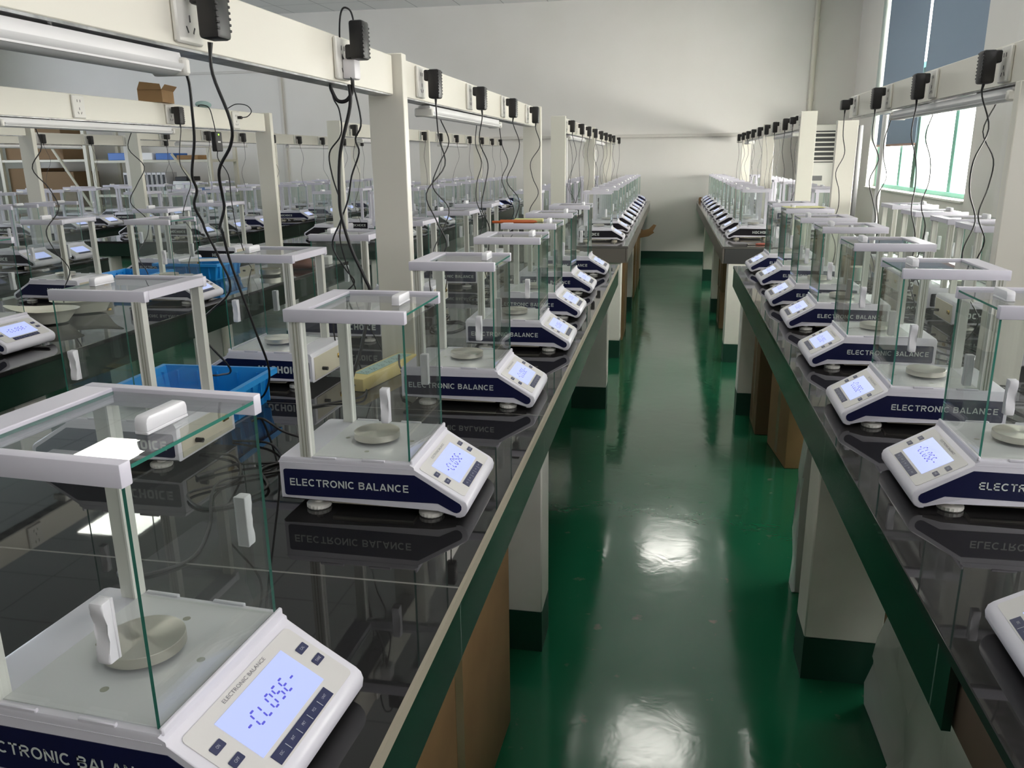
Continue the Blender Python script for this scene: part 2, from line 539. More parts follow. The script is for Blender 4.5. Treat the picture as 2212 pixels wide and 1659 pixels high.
def copy_tree(o, parent=None):
    c = o.copy()
    COL.objects.link(c)
    if parent:
        c.parent = parent
    for ch in list(o.children):
        copy_tree(ch, c)
    return c

def smooth_path(pts, k=5):
    P = [Vector(p) for p in pts]
    out = []
    for i in range(len(P) - 1):
        p0, p1, p2, p3 = P[max(i - 1, 0)], P[i], P[i + 1], P[min(i + 2, len(P) - 1)]
        for j in range(k):
            t = j / k
            out.append(0.5 * ((2 * p1) + (p2 - p0) * t + (2 * p0 - 5 * p1 + 4 * p2 - p3) * t * t + (3 * p1 - p0 - 3 * p2 + p3) * t ** 3))
    out.append(P[-1])
    return out

def rounded(x0, x1, y0, y1, r, n=4):
    pts = []
    for (cx, cy, a0) in ((x1 - r, y1 - r, 0), (x0 + r, y1 - r, 90), (x0 + r, y0 + r, 180), (x1 - r, y0 + r, 270)):
        for i in range(n + 1):
            a = radians(a0 + 90 * i / n)
            pts.append((cx + r * cos(a), cy + r * sin(a)))
    return pts

ORD = ['nearest', 'second', 'third', 'fourth', 'fifth', 'sixth', 'seventh', 'eighth', 'ninth', 'tenth', 'eleventh', 'twelfth', 'thirteenth']
BZ = 0.79          # bench top
random.seed(7)

# ------------------------------------------------------------------ room shell
FAR_Y, NEAR_Y, LEFT_X, CEIL_Z = 11.6, -3.2, -10.6, 3.37
structure(MB().box(LEFT_X - 0.2, WALL_X + 0.2, NEAR_Y - 0.2, FAR_Y + 0.2, -0.12, 0.0).obj('floor', FLOORM))
structure(MB().box(LEFT_X - 0.2, WALL_X + 0.2, NEAR_Y - 0.2, FAR_Y + 0.2, CEIL_Z, CEIL_Z + 0.1).obj('ceiling', CEIL))
structure(MB().box(LEFT_X, WALL_X + 0.2, FAR_Y, FAR_Y + 0.2, 0, CEIL_Z).obj('wall_far', WALLM))
structure(MB().box(LEFT_X, WALL_X + 0.2, NEAR_Y - 0.2, NEAR_Y, 0, CEIL_Z).obj('wall_near', WALLM))
w = MB()
w.box(LEFT_X - 0.2, LEFT_X, NEAR_Y - 0.2, FAR_Y + 0.2, 0, ADDED_WIN_Z[0])
w.box(LEFT_X - 0.2, LEFT_X, NEAR_Y - 0.2, FAR_Y + 0.2, ADDED_WIN_Z[1], CEIL_Z)
edges = [NEAR_Y - 0.2] + [v for ab in ADDED_WINDOWS for v in ab] + [FAR_Y + 0.2]
for i in range(0, len(edges), 2):
    w.box(LEFT_X - 0.2, LEFT_X, edges[i], edges[i + 1], ADDED_WIN_Z[0], ADDED_WIN_Z[1])
structure(w.obj('wall_left', WALLM))
w = MB()
w.box(WALL_X, WALL_X + 0.2, NEAR_Y, FAR_Y, 0, WIN_Z[0])
w.box(WALL_X, WALL_X + 0.2, NEAR_Y, FAR_Y, WIN_Z[1], CEIL_Z)
edges = [NEAR_Y] + [v for a, b in sorted(WINDOWS) for v in (a, b)] + [FAR_Y]
for i in range(0, len(edges), 2):
    w.box(WALL_X, WALL_X + 0.2, edges[i], edges[i + 1], WIN_Z[0], WIN_Z[1])
structure(w.obj('wall_right', WALLM))
structure(MB().box(LEFT_X, WALL_X, FAR_Y - 0.012, FAR_Y, 0, 0.10).obj('baseboard_far', GREENB))
structure(MB().box(WALL_X - 0.012, WALL_X, NEAR_Y, FAR_Y - 0.012, 0, 0.10).obj('baseboard_right', GREENB))
structure(MB().box(-5.59, WALL_X - 0.5, FAR_Y - 0.035, FAR_Y, 1.622, 1.662, 0.004).obj('trim_1', TRIMM))
structure(MB().box(-7.1, -5.62, FAR_Y - 0.02, FAR_Y, 2.60, 2.63, 0.003).obj('trim_2', TRIMM))
structure(MB().box(-5.62, -5.57, FAR_Y - 0.03, FAR_Y, 0.10, CEIL_Z, 0.004).obj('trim_3', TRIMM))
# pilaster beyond the second window
structure(MB().box(2.06, WALL_X, 5.42, 5.87, 0, CEIL_Z, 0.004).obj('pillar_right', WALLM))

for k, (a, b) in enumerate(WINDOWS):
    wf = root(f'window_{k + 1}', (WALL_X + 0.13, (a + b) / 2, WIN_Z[0]))
    structure(wf)
    h = (b - a) / 2
    H = WIN_Z[1] - WIN_Z[0]
    fr = MB()
    for (y0, y1, z0, z1) in ((-h, h, 0, 0.06), (-h, h, H - 0.05, H), (-h, -h + 0.05, 0.06, H - 0.05), (h - 0.05, h, 0.06, H - 0.05),
                             (-h + 0.05, h - 0.05, 1.18, 1.24)):
        fr.box(-0.03, 0.03, y0, y1, z0, z1, 0.004)
    # sliding sash stiles
    for yy in (9.5 - 8.75, 7.83 - 8.75):
        fr.box(-0.018, 0.03, yy - 0.045, yy + 0.045, 0.06, 1.18, 0.003)
    fr.mi = 1
    fr.box(-0.045, 0.03, 8.87 - 8.75 - 0.06, 8.87 - 8.75 + 0.06, 0.06, 1.18, 0.003)
    fr.box(-0.02, 0.03, 8.87 - 8.75 - 0.012, 8.87 - 8.75 + 0.012, 1.24, H - 0.05, 0.003)
    o = fr.obj('window_frame', [WINF, WIND], wf)
    MB().box(0.0, 0.005, -h + 0.02, h - 0.02, 0.03, H - 0.03).obj('pane', (WGLASS, WGLASS, DIMPANE3)[k], wf)  # the nearest window's tinted pane is added to cut its daylight
    sl = MB().box(-0.15, -0.03, -h + 0.001, h - 0.001, 0.001, 0.02, 0.003)
    sl.obj('window_sill', WINW, wf)

for k, (a, b) in enumerate(ADDED_WINDOWS):  # unseen windows made up to light the left of the room
    wf = root(f'window_{k + 4}', (LEFT_X - 0.12, (a + b) / 2, ADDED_WIN_Z[0]))
    structure(wf)
    h, H = (b - a) / 2, ADDED_WIN_Z[1] - ADDED_WIN_Z[0]
    fr = MB()
    for (x0, x1, z0, z1) in ((-h, h, 0, 0.06), (-h, h, H - 0.05, H), (-h, -h + 0.05, 0.06, H - 0.05), (h - 0.05, h, 0.06, H - 0.05), (-0.04, 0.04, 0.06, H - 0.05)):
        fr.box(-0.03, 0.03, x0, x1, z0, z1, 0.004)
    fr.obj('window_frame', WINF, wf)
    MB().box(0.0, 0.005, -h + 0.02, h - 0.02, 0.03, H - 0.03).obj('pane', DIMPANE4, wf)

def blind(y0, y1, zb, label):
    t = root('roller_blind', (WALL_X + 0.07, (y0 + y1) / 2, zb))
    h = (y1 - y0) / 2
    H = WIN_Z[1] - 0.02 - zb
    MB().box(-0.001, 0.001, -h, h, 0.01, H).obj('blind_cloth', BLIND, t)
    MB().box(-0.006, 0.006, -h, h, -0.012, 0.012, 0.003).obj('bottom_bar', mat('blind_bar', (0.35, 0.22, 0.18), 0.5) if 'blind_bar' not in MATS else MATS['blind_bar'], t)
    m = MB()
    m.tube([(0, -h, H - 0.02), (0, h, H - 0.02)], 0.022, 12)
    m.obj('roller', LAMPW, t)
    tag(t, label, 'blind', 'blue roller blinds')
blind(8.86, 10.42, 1.465, 'blue roller blind pulled low, with reddish bottom bar, left half of far window')
blind(7.08, 8.78, 1.80, 'blue roller blind, right half of the far window, ending behind the right rail')
blind(3.78, 5.27, 1.46, 'blue roller blind in the window past the pillar, far half')  # both middle-window blinds are added out of view to limit its daylight
blind(2.23, 3.72, 1.42, 'blue roller blind in the window past the pillar, near half')

# ceiling lamps (600 x 600 panels)
names = {(0.03, 5.8): 'square white ceiling light panel over the middle of the aisle', (0.15, 9.4): 'square white ceiling light panel over the far end of the aisle',
         (-4.75, 6.0): 'square white ceiling light panel high over the third bench row', (-4.75, 9.6): 'square white ceiling light panel over far end of third bench row',
         (0.0, 2.2): 'square white ceiling light panel over the near aisle', (-4.75, 2.4): 'square white ceiling light panel over near end of third bench row'}
for (x, y), lb in names.items():
    t = root('ceiling_light', (x, y, CEIL_Z - 0.002))
    m = MB()
    for (x0, x1, y0, y1) in ((-0.3, 0.3, -0.3, -0.285), (-0.3, 0.3, 0.285, 0.3), (-0.3, -0.285, -0.285, 0.285), (0.285, 0.3, -0.285, 0.285)):
        m.box(x0, x1, y0, y1, -0.012, 0.0)
    m.obj('frame', LAMPW, t)
    MB().box(-0.285, 0.285, -0.285, 0.285, -0.008, 0.0).obj('diffuser', LED, t)
    tag(t, lb, 'ceiling light', 'ceiling light panels')

# ------------------------------------------------------------------ benches
def legs_for(t, x_faces, ys):
    for xf in x_faces:
        for y in ys:
            s = 0.195
            a, b = (xf - s, xf) if xf > t.location.x else (xf, xf + s)
            lx, ly = t.location.x, t.location.y
            g = MB().box(a - lx, b - lx, y - ly, y + 0.13 - ly, 0.125, 0.68, 0.004).obj('leg', PIERM, t)
            MB().box(a - lx, b - lx, y - ly, y + 0.13 - ly, 0.0, 0.125).obj('painted_base', GREENB, g)

def bench(xc, y0, y1, leg_ys, label, top, apron, half=0.4975, apron_y0=None, strip=True):
    t = root('workbench', (xc, (y0 + y1) / 2, 0))
    L = (y1 - y0) / 2
    MB().box(-half, half, -L, L, BZ - 0.016, BZ, 0.0015).obj('worktop', top, t)
    ay0 = -L if apron_y0 is None else apron_y0 - t.location.y
    for s in (-1, 1):
        x0, x1 = sorted((s * half, s * (half - 0.014)))
        MB().box(x0 + (0.003 if s < 0 else 0), x1 - (0.003 if s > 0 else 0), (ay0 if s < 0 else -L), L, BZ - 0.112, BZ - 0.0165).obj('apron', apron, t)
    MB().box(-half + 0.017, half - 0.017, L - 0.014, L - 0.001, BZ - 0.112, BZ - 0.0165).obj('apron', apron, t)
    MB().box(-half + 0.017, half - 0.017, -L + 0.001, -L + 0.014, BZ - 0.112, BZ - 0.0165).obj('apron', apron, t)
    MB().box(-half + 0.018, half - 0.018, -L + 0.02, L - 0.02, BZ - 0.11, BZ - 0.017).obj('core_slab', WOOD, t)
    if strip:
        m = MB()
        m.box(half - 0.0045, half + 0.0006, -L, L, BZ - 0.0165, BZ + 0.0006)
        m.obj('edge_strip', EDGE, t)
    legs_for(t, (xc - half + 0.045, xc + half - 0.045), leg_ys)
    return tag(t, label, 'workbench', 'long double sided workbenches')

AX, BX, CX, DX, RX = -0.7625, -2.3725, -3.9825, -5.5925, 0.8525
bench(AX, -1.2, 4.585, (-0.4, 2.02, 4.39), 'near left workbench with black polished top and dark green apron beside the aisle', TOP, APRON)
bench(AX, 5.572, 11.55, (5.62, 7.49, 9.5), 'far left workbench with grey polished top beside the aisle', TOP2, APRON2, strip=False)
bench(RX, -1.2, 4.60, (-0.4, 2.02, 4.39), 'near right workbench with black polished top, green apron broken off at its near end', TOPR, APRON, apron_y0=0.94, strip=False)
bench(RX, 5.60, 11.55, (5.607, 7.49, 9.5), 'far right workbench with grey polished top and grey apron', TOP2, APRON2, strip=False)
bench(BX, 0.2, 4.60, (2.02, 4.39), 'near workbench of the second row from the aisle, on the left', TOP, APRON, strip=False)
bench(BX, 5.58, 11.5, (5.62, 7.49, 9.5), 'far workbench of the second row from the aisle, on the left', TOP, APRON, strip=False)
bench(CX, 1.5, 4.60, (2.02, 4.39), 'near workbench of the third row from the aisle, on the left', TOP, APRON, strip=False)
bench(CX, 5.58, 11.0, (5.62, 7.49, 9.5), 'far workbench of the third row from the aisle, on the left', TOP, APRON, strip=False)
bench(DX, 5.4, 10.2, (5.62, 7.49, 9.5), 'workbench of the fourth row, furthest left, in front of the storage racks', TOP, APRON, strip=False)

# ------------------------------------------------------------------ rails on posts over the benches
def socket_mesh(m, side):
    # plate with five holes; facing +x when side = 1
    m.mi = 0
    x0, x1 = sorted((0.0, side * 0.010))
    m.box(x0, x1, -0.035, 0.035, -0.044, 0.044, 0.003)
    m.mi = 1
    f = side * 0.0102
    for (y, z, a) in ((-0.008, 0.022, 0), (0.008, 0.022, 0), (0, -0.008, 0), (-0.009, -0.024, 0.5), (0.009, -0.024, -0.5)):
        M = Matrix.Translation((f, side * y, z)) @ Matrix.Rotation(a, 4, 'X')
        m.box(-0.0004, 0.0004, -0.0012, 0.0012, -0.005, 0.005, M=M)
_plates = {}
def plate_mesh(side):
    if side not in _plates:
        m = MB(); socket_mesh(m, side)
        o = m.obj('socket_plate', [PLATE, HOLE])
        _plates[side] = o.data
        bpy.data.objects.remove(o)
    return _plates[side]

def rail_frame(xc, posts, segs, sockets, label, tall=(), side=1):
    """posts: y of near faces; segs: (y0, y1) of the rail; sockets: y positions on the `side` face"""
    t = root('rail_frame', (xc, (segs[0][0] + segs[-1][1]) / 2, BZ))
    lx, ly, lz = t.location
    for i, y in enumerate(posts):
        zt = 1.642 if (i not in tall) else 1.535
        m = MB()
        m.box(-0.05, 0.05, y - ly, y + 0.035 - ly, 0.0, zt - lz, 0.002)
        m.obj('post', PAINT, t)
    for (a, b) in segs:
        m = MB()
        m.mi = 0
        m.box(-0.025, 0.025, a - ly, b - ly, 1.5375 - lz, 1.636 - lz, 0.002)
        m.mi = 1
        m.box(-0.0245, 0.0245, a - ly + 0.01, b - ly - 0.01, 1.534 - lz, 1.5376 - lz)
        m.obj('rail', [PAINT, ZINC], t)
    for y in sockets:
        o = bpy.data.objects.new('socket_plate', plate_mesh(side))
        o.parent = t
        o.location = (side * 0.025, y - ly, 1.587 - lz)
        COL.objects.link(o)
    return tag(t, label, 'rail frame', 'socket rails on posts over the benches')

SOCK_A1 = [0.62, 1.22, 1.83, 2.43, 3.04, 3.66, 4.28]
SOCK_A2 = [5.9, 6.54, 7.12, 7.72, 8.38, 8.97, 9.57, 10.18, 11.2]
SOCK_R1 = [1.79, 2.39, 2.99, 3.56, 4.16]
SOCK_R2 = [5.86, 6.25, 6.85, 7.44, 8.02, 8.64, 9.22, 9.8, 10.4]
SOCK_B1 = [1.85, 2.45, 3.04, 3.67, 4.28]
SOCK_B2 = [5.92, 6.5, 7.1, 7.71, 8.27, 8.92, 9.52, 10.17, 10.76, 11.3]
SOCK_C2 = [6.04, 6.65, 7.25, 7.85, 8.45, 9.06, 9.7, 10.29]
SOCK_D = [6.0, 6.64, 7.27, 7.86, 8.5]
rail_frame(AX, (-0.2, 2.205, 4.615), ((-1.1, 2.195), (2.24, 4.60)), SOCK_A1, 'cream socket rail on posts over the near left bench')
rail_frame(AX, (5.70, 7.92, 10.2), ((5.735, 7.915), (7.955, 10.195), (10.235, 11.4)), SOCK_A2, 'cream socket rail on posts over the far left bench by the aisle')
rail_frame(RX, (-0.2, 2.22, 4.45), ((-1.1, 4.32),), SOCK_R1, 'grey-looking socket rail on posts over the near right bench, backlit by the window', tall=(0, 1, 2), side=-1)
rail_frame(RX, (5.70, 7.92, 10.2), ((5.735, 7.915), (7.955, 10.195), (10.235, 11.4)), SOCK_R2, 'socket rail on posts over the far right bench by the aisle', side=-1)
rail_frame(BX, (-0.2 + 2.4, 4.64), ((0.4, 2.19), (2.24, 4.625)), SOCK_B1, 'cream socket rail over second bench row, carton on top')
rail_frame(BX, (5.70, 7.92, 10.2), ((5.735, 7.915), (7.955, 10.195), (10.235, 11.45)), SOCK_B2, 'socket rail over the far bench of the second row')
rail_frame(CX, (4.64,), ((2.3, 4.625),), (), 'socket rail over near bench of third row, left edge')
rail_frame(CX, (5.70, 7.92, 10.2), ((5.735, 7.915), (7.955, 10.195)), SOCK_C2, 'socket rail over the far bench of the third row')
rail_frame(DX, (5.70, 7.92), ((5.735, 7.915), (7.955, 9.9)), SOCK_D, 'socket rail over the fourth row, in front of the racks')

# fluorescent battens under the rails
def batten(xc, y0, y1, label, dark=False):
    t = root('fluorescent_batten', (xc, (y0 + y1) / 2, 1.5335))
    L = (y1 - y0) / 2
    m = MB()
    m.prism([(-0.018, -0.003), (0.018, -0.003), (0.020, -0.012), (0.020, -0.022), (-0.020, -0.022), (-0.020, -0.012)], -L, L, 'xz')
    m.obj('housing', LAMPW, t)
    m = MB()
    m.prism([(0.030 * cos(a), -0.020 + 0.016 * sin(a)) for a in [pi + pi * i / 10 for i in range(11)]], -L + 0.01, L - 0.01, 'xz')
    for k in (-0.024, -0.012, 0.012, 0.024):
        m.box(k - 0.0012, k + 0.0012, -L + 0.012, L - 0.012, -0.037 + abs(k) * 0.25, -0.028)
    m.obj('ribbed_cover', LAMPW, t)
    for s in (-1, 1):
        m = MB()
        m.box(-0.030, 0.030, s * L - 0.008, s * L + 0.008, -0.036, -0.010, 0.004)
        m.obj('end_cap', PLATE, t)
    for s in (-0.5, 0.5):
        m = MB()
        m.box(-0.006, 0.006, s * L - 0.004, s * L + 0.004, -0.006, 0.0)
        m.obj('clip', ZINC, t)
    tag(t, label, 'fluorescent light', 'fluorescent battens under the rails')
batten(AX, 0.18, 1.21, 'white ribbed fluorescent batten under the near left rail, nearest the camera')
batten(AX, 2.56, 3.63, 'white fluorescent batten under near left rail, beyond the first post')
batten(RX, 2.36, 3.52, 'white fluorescent batten under the near right rail, against the window')
batten(BX, 2.64, 3.69, 'long white fluorescent batten under the second-row rail, upper left')
batten(AX, 6.2, 7.3, 'white fluorescent batten under far left rail, before its middle post')
batten(AX, 8.3, 9.4, 'white fluorescent batten under far left rail, beyond its middle post')
batten(RX, 6.2, 7.3, 'white fluorescent batten under far right rail, near part')
batten(RX, 9.6, 10.15, 'white fluorescent batten under far right rail, far end')
batten(BX, 6.2, 7.3, 'white fluorescent batten under second-row far rail, near part')
batten(BX, 8.5, 9.6, 'white fluorescent batten under second-row far rail, far part')
batten(CX, 6.3, 7.4, 'white fluorescent batten under the third-row far rail, near part')
batten(CX, 8.3, 9.4, 'white fluorescent batten under the third-row far rail, far part')
batten(DX, 5.9, 7.2, 'white fluorescent batten under the fourth-row rail')

# ------------------------------------------------------------------ the balances
BODY = [(0.0, 0.020), (0.0, 0.089), (0.004, 0.096), (0.010, 0.098), (0.236, 0.098), (0.2365, 0.0885), (0.2405, 0.0865), (0.3215, 0.0398),
        (0.3275, 0.0345), (0.3300, 0.0265), (0.3285, 0.0170), (0.3235, 0.0095), (0.3160, 0.0058), (0.3085, 0.0060), (0.279, 0.0205)]
SIDEP = [(0.0080, 0.0320), (0.0080, 0.0720), (0.0092, 0.0747), (0.0120, 0.0757), (0.2405, 0.0776), (0.3165, 0.0318), (0.3192, 0.0275), (0.3190, 0.0220),
         (0.3160, 0.0175), (0.3110, 0.0155), (0.3060, 0.0163), (0.2790, 0.0302), (0.0120, 0.0278), (0.0092, 0.0290)]
W_ = 0.21
CXL, CYL = 0.165, 0.105      # local coordinates are measured from the rear near corner; the origin sits under the middle
SH = Matrix.Translation((-CXL, -CYL, 0))
_d = Vector((0.0815, 0, -0.047)).normalized()
_n = Vector((0.047, 0, 0.0815)).normalized()
PANELM = SH @ Matrix(((0, -_d.x, _n.x, 0.242), (1, 0, 0, 0), (0, -_d.z, _n.z, 0.0856), (0, 0, 0, 1)))   # (u across, v up the slope = -s, w out)

def seg_char(m, ch, u, v, w, h, r=0.0011):
    """seven segment letter, lower left corner (u, v)"""
    S = {'C': 'afed', 'L': 'fed', 'O': 'abcdef', 'S': 'afgcd', 'E': 'afged', '-': 'g'}[ch]
    q = 0.0012
    sl = 0.16
    def P(a, b):
        return (u + a * w + sl * b * h, v + b * h)
    SEG = {'a': ((0, 1), (1, 1)), 'g': ((0, .5), (1, .5)), 'd': ((0, 0), (1, 0)), 'f': ((0, .5), (0, 1)), 'e': ((0, 0), (0, .5)), 'b': ((1, .5), (1, 1)), 'c': ((1, 0), (1, .5))}
    for s in S:
        a, b = (Vector(P(*p)) for p in SEG[s])
        t = (b - a).normalized(); nn = Vector((-t.y, t.x))
        a = a + t * q; b = b - t * q
        pts = [a + nn * r * 0.4, a + t * r * 0.5 + nn * r, b - t * r * 0.5 + nn * r, b + nn * r * 0.4, b - nn * r * 0.4, b - t * r * 0.5 - nn * r, a + t * r * 0.5 - nn * r, a - nn * r * 0.4]
        m.quad([PANELM @ Vector((p.x, p.y, 0.0019)) for p in pts])

def pane(m, x0, x1, y0, y1, z0, z1, green=()):
    """thin box whose narrow faces take the green edge material (slot 1)"""
    dims = [x1 - x0, y1 - y0, z1 - z0]
    thin = dims.index(min(dims))
    bm = bmesh.new()
    vs = [bm.verts.new((x, y, z)) for x in (x0, x1) for y in (y0, y1) for z in (z0, z1)]
    fs = [bm.faces.new([vs[i] for i in q]) for q in ((0, 1, 3, 2), (4, 6, 7, 5), (0, 4, 5, 1), (2, 3, 7, 6), (0, 2, 6, 4), (1, 5, 7, 3))]
    ax = [0, 0, 1, 1, 2, 2]
    bmesh.ops.recalc_face_normals(bm, faces=fs)
    mp = {v: m.bm.verts.new(SH @ v.co) for v in bm.verts}
    for f, a in zip(fs, ax):
        nf = m.bm.faces.new([mp[v] for v in f.verts])
        nf.material_index = 1 if (a != thin and a in green) else 0
    bm.free()

def handle_mesh(M, bar=False):
    """door handle 58 mm long, waisted: along local z, out along local y"""
    m = MB()
    prof = [(-0.0290, 0.0085), (-0.0285, 0.0105), (-0.0255, 0.0115), (-0.018, 0.0102), (-0.008, 0.0078), (0.0, 0.0070), (0.008, 0.0078), (0.018, 0.0102), (0.0255, 0.0115), (0.0285, 0.0105), (0.0290, 0.0085)] if not bar else \
           [(-0.0290, 0.008), (-0.0275, 0.0120), (-0.0240, 0.0140), (0.0240, 0.0140), (0.0275, 0.0120), (0.0290, 0.008)]
    m.box(-0.0070, 0.0070, 0.0, 0.0032, -0.029, 0.029, 0.0008, M=M)
    out = [(0.0030, -0.029)] + [(0.0030 + d, z) for z, d in prof] + [(0.0030, 0.029)]
    m.prism([(y, z) for (y, z) in out], -0.0068, 0.0068, 'yz', bevel=0.0018, M=M)
    return m

MESHES = {}
def build_balance(text, film, hi=True):
    t = root('electronic_balance')
    # housing
    m = MB()
    m.mi = 0
    m.prism(BODY, 0.0, W_, 'xz', bevel=0.0035, M=SH)
    for y0, y1 in ((-0.0005, 0.004), (W_ - 0.004, W_ + 0.0005)):
        for x0, x1 in ((0.062, 0.105), (0.150, 0.190)):
            m.box(x0, x1, y0, y1, 0.096, 0.1005, 0.001, M=SH)
    m.box(0.2325, 0.2375, 0.002, W_ - 0.002, 0.094, 0.1025, 0.0015, M=SH)
    m.box(-0.0005, 0.236, -0.0004, W_ + 0.0004, 0.0873, 0.0880, M=SH)
    if hi:
        m.obj('housing', WHITE, t)
        m = MB()
        m.mi = 0
        m.box(0.060, 0.230, 0.008, W_ - 0.008, 0.0975, 0.0988, 0.0005, M=SH)
        m.mi = 1
        for (hx, hy) in ((0.0845, 0.105), (0.1435, 0.042), (0.2045, 0.105), (0.1435, 0.168)):
            m.lathe([(0.0042, 0.0986), (0.0042, 0.0990)], 16, M=SH @ Matrix.Translation((hx, hy, 0)))
        m.obj('chamber_floor', [CHAMBER, ALUG], t)
        MB().box(0.085, 0.232, 0.012, W_ - 0.012, 0.0115, 0.0215, 0.002, M=SH).obj('base_plate', CREAM, t)
        for side in (0, 1):
            m = MB()
            m.mi = 0
            if side == 0:
                m.prism(SIDEP, -0.0007, 0.002, 'xz', M=SH)
                T = SH @ Matrix(((1, 0, 0, 0), (0, 0, -1, -0.0007), (0, 1, 0, 0), (0, 0, 0, 1)))
            else:
                m.prism(SIDEP, W_ - 0.002, W_ + 0.0007, 'xz', M=SH)
                T = SH @ Matrix(((-1, 0, 0, 0), (0, 0, 1, W_ + 0.0007), (0, 1, 0, 0), (0, 0, 0, 1)))
            m.mi = 1
            if text == 'ELECTRONIC BALANCE':
                off = 0.0188 if side == 0 else -0.2295
                m.stroke_text(text, T @ Matrix.Translation((off, 0.0462, 0)), 0.0132, 0.2105, 0.17)
            else:
                off = 0.024 if side == 0 else -0.152
                m.stroke_text(text, T @ Matrix.Translation((off, 0.0425, 0)), 0.0190, 0.128, 0.23, True)
            m.obj('side_panel', [film, LETTER], t)
        for x in (0.0575, 0.2605):
            for y in (0.024, W_ - 0.024):
                m = MB()
                m.lathe([(0.0195, 0.0), (0.0215, 0.002), (0.0215, 0.0075), (0.019, 0.009), (0.008, 0.0095), (0.007, 0.020)], 40, M=SH @ Matrix.Translation((x, y, 0)), smooth=False, gear=0.045)
                m.obj('levelling_foot', PLATE, t)
        # rear panel
        r = MB().box(-0.0012, 0.002, 0.012, W_ - 0.012, 0.024, 0.084, 0.0008, M=SH).obj('rear_panel', CREAM, t)
        m = MB()
        m.box(-0.006, 0.0, 0.030, 0.052, 0.050, 0.063, 0.002, M=SH)
        m.obj('serial_port', GOLD, r)
        m = MB()
        m.tube([SH @ Vector((-0.016, 0.150, 0.045)), SH @ Vector((-0.0012, 0.150, 0.045))], 0.005, 10)
        m.obj('power_plug', BLACK, r)
        # front panel
        m = MB()
        m.mi = 0
        m.prism([(a, -b) for a, b in rounded(0.012, 0.198, 0.003, 0.0915, 0.006)], -0.001, 0.0010, 'xy', M=PANELM)
        m.mi = 1
        m.text('ELECTRONIC BALANCE', PANELM @ Matrix.Translation((0.0700, -0.0110, 0)), 0.0042, 0.074, depth=0.0013)
        m.obj('control_panel', [PANEL, TITLE], t)
        m = MB()
        m.mi = 0
        m.prism([(0.0450, -0.0720), (0.1650, -0.0720), (0.1650, -0.0165), (0.0450, -0.0165)], 0.0009, 0.0016, 'xy', M=PANELM)
        m.mi = 1
        for i, ch in enumerate('-CLOSE-'):
            seg_char(m, ch, 0.0595 + i * 0.0130, -0.0515, 0.0078, 0.0155)
        m.obj('display', [LCD, DIGIT], t)
        for (u, s, lab) in ((0.0275, 0.0330, 'ON'), (0.0275, 0.0540, 'OFF'), (0.1845, 0.0325, 'CAL'), (0.1845, 0.0535, 'TARE')):
            m = MB()
            m.mi = 0
            m.prism(rounded(u - 0.0080, u + 0.0080, -s - 0.0045, -s + 0.0045, 0.0012), 0.0009, 0.0018, 'xy', M=PANELM)
            m.mi = 1
            wd = 0.0022 * len(lab)
            m.text(lab, PANELM @ Matrix.Translation((u - wd / 2, -s - 0.0016, 0)), 0.0032, wd, depth=0.0020)
            m.obj('button', [KEY, KEYL], t)
        m = MB()
        m.mi = 0
        m.prism([(0.0500, -0.0895), (0.1560, -0.0895), (0.1560, -0.0765), (0.0500, -0.0765)], 0.0009, 0.0016, 'xy', M=PANELM)
        m.mi = 1
        for i, lab in enumerate(('ESC', 'INT', 'PRT', 'PCS', 'UNIT')):
            u = 0.0606 + i * 0.0212
            wd = 0.0018 * len(lab)
            m.text(lab, PANELM @ Matrix.Translation((u - wd / 2, -0.0842, 0)), 0.0028, wd, depth=0.0018)
            if i:
                m.prism([(u - 0.0110, -0.0880), (u - 0.0103, -0.0880), (u - 0.0103, -0.0800), (u - 0.0110, -0.0800)], 0.0012, 0.0019, 'xy', M=PANELM)
        m.obj('keypad', [KEY, KEYL], t)
        # pan
        m = MB()
        m.lathe([(0.0395, 0.0), (0.0405, 0.0008), (0.0405, 0.0114), (0.0400, 0.0120), (0.0, 0.0119)], 64, M=SH @ Matrix.Translation((0.140, 0.105, 0.104)))
        m.lathe([(0.010, 0.0), (0.010, 0.009)], 16, M=SH @ Matrix.Translation((0.140, 0.105, 0.0985)))
        m.obj('weighing_pan', STEEL, t)
        # columns
        for y0, y1, s in ((0.001, 0.019, 1), (W_ - 0.019, W_ - 0.001, -1)):
            m = MB()
            m.mi = 2
            m.box(0.0575, 0.0600, y0, y1, 0.098, 0.331, M=SH)
            m.mi = 0
            m.box(0.0405, 0.0575, y0 + 0.001, y1 - 0.001, 0.098, 0.331, M=SH)
            m.mi = 1
            yo = y0 if s > 0 else y1
            m.box(0.046, 0.048, yo - 0.0005 + (0.0008 if s > 0 else 0), yo + 0.0005 - (0.0008 if s < 0 else 0), 0.098, 0.331, M=SH)
            m.box(0.0515, 0.0535, yo - 0.0005 + (0.0008 if s > 0 else 0), yo + 0.0005 - (0.0008 if s < 0 else 0), 0.098, 0.331, M=SH)
            m.obj('column', [ALU, ALUG, ALUW], t)
        # top frame
        m = MB()
        for y0, y1 in ((-0.002, 0.0115), (0.1935, 0.207)):
            m.box(0.032, 0.2365, y0, y1, 0.3295, 0.3505, 0.0015, M=SH, seg=2)
        m.box(0.032, 0.069, 0.0113, 0.1937, 0.333, 0.3500, 0.001, M=SH)
        m.obj('top_frame', WHITE2, t)
        # glass
        m = MB(); pane(m, 0.2300, 0.2335, 0.0045, 0.2005, 0.0995, 0.3300, (1,)); m.obj('front_glass', [GLASS, GEDGE], t)
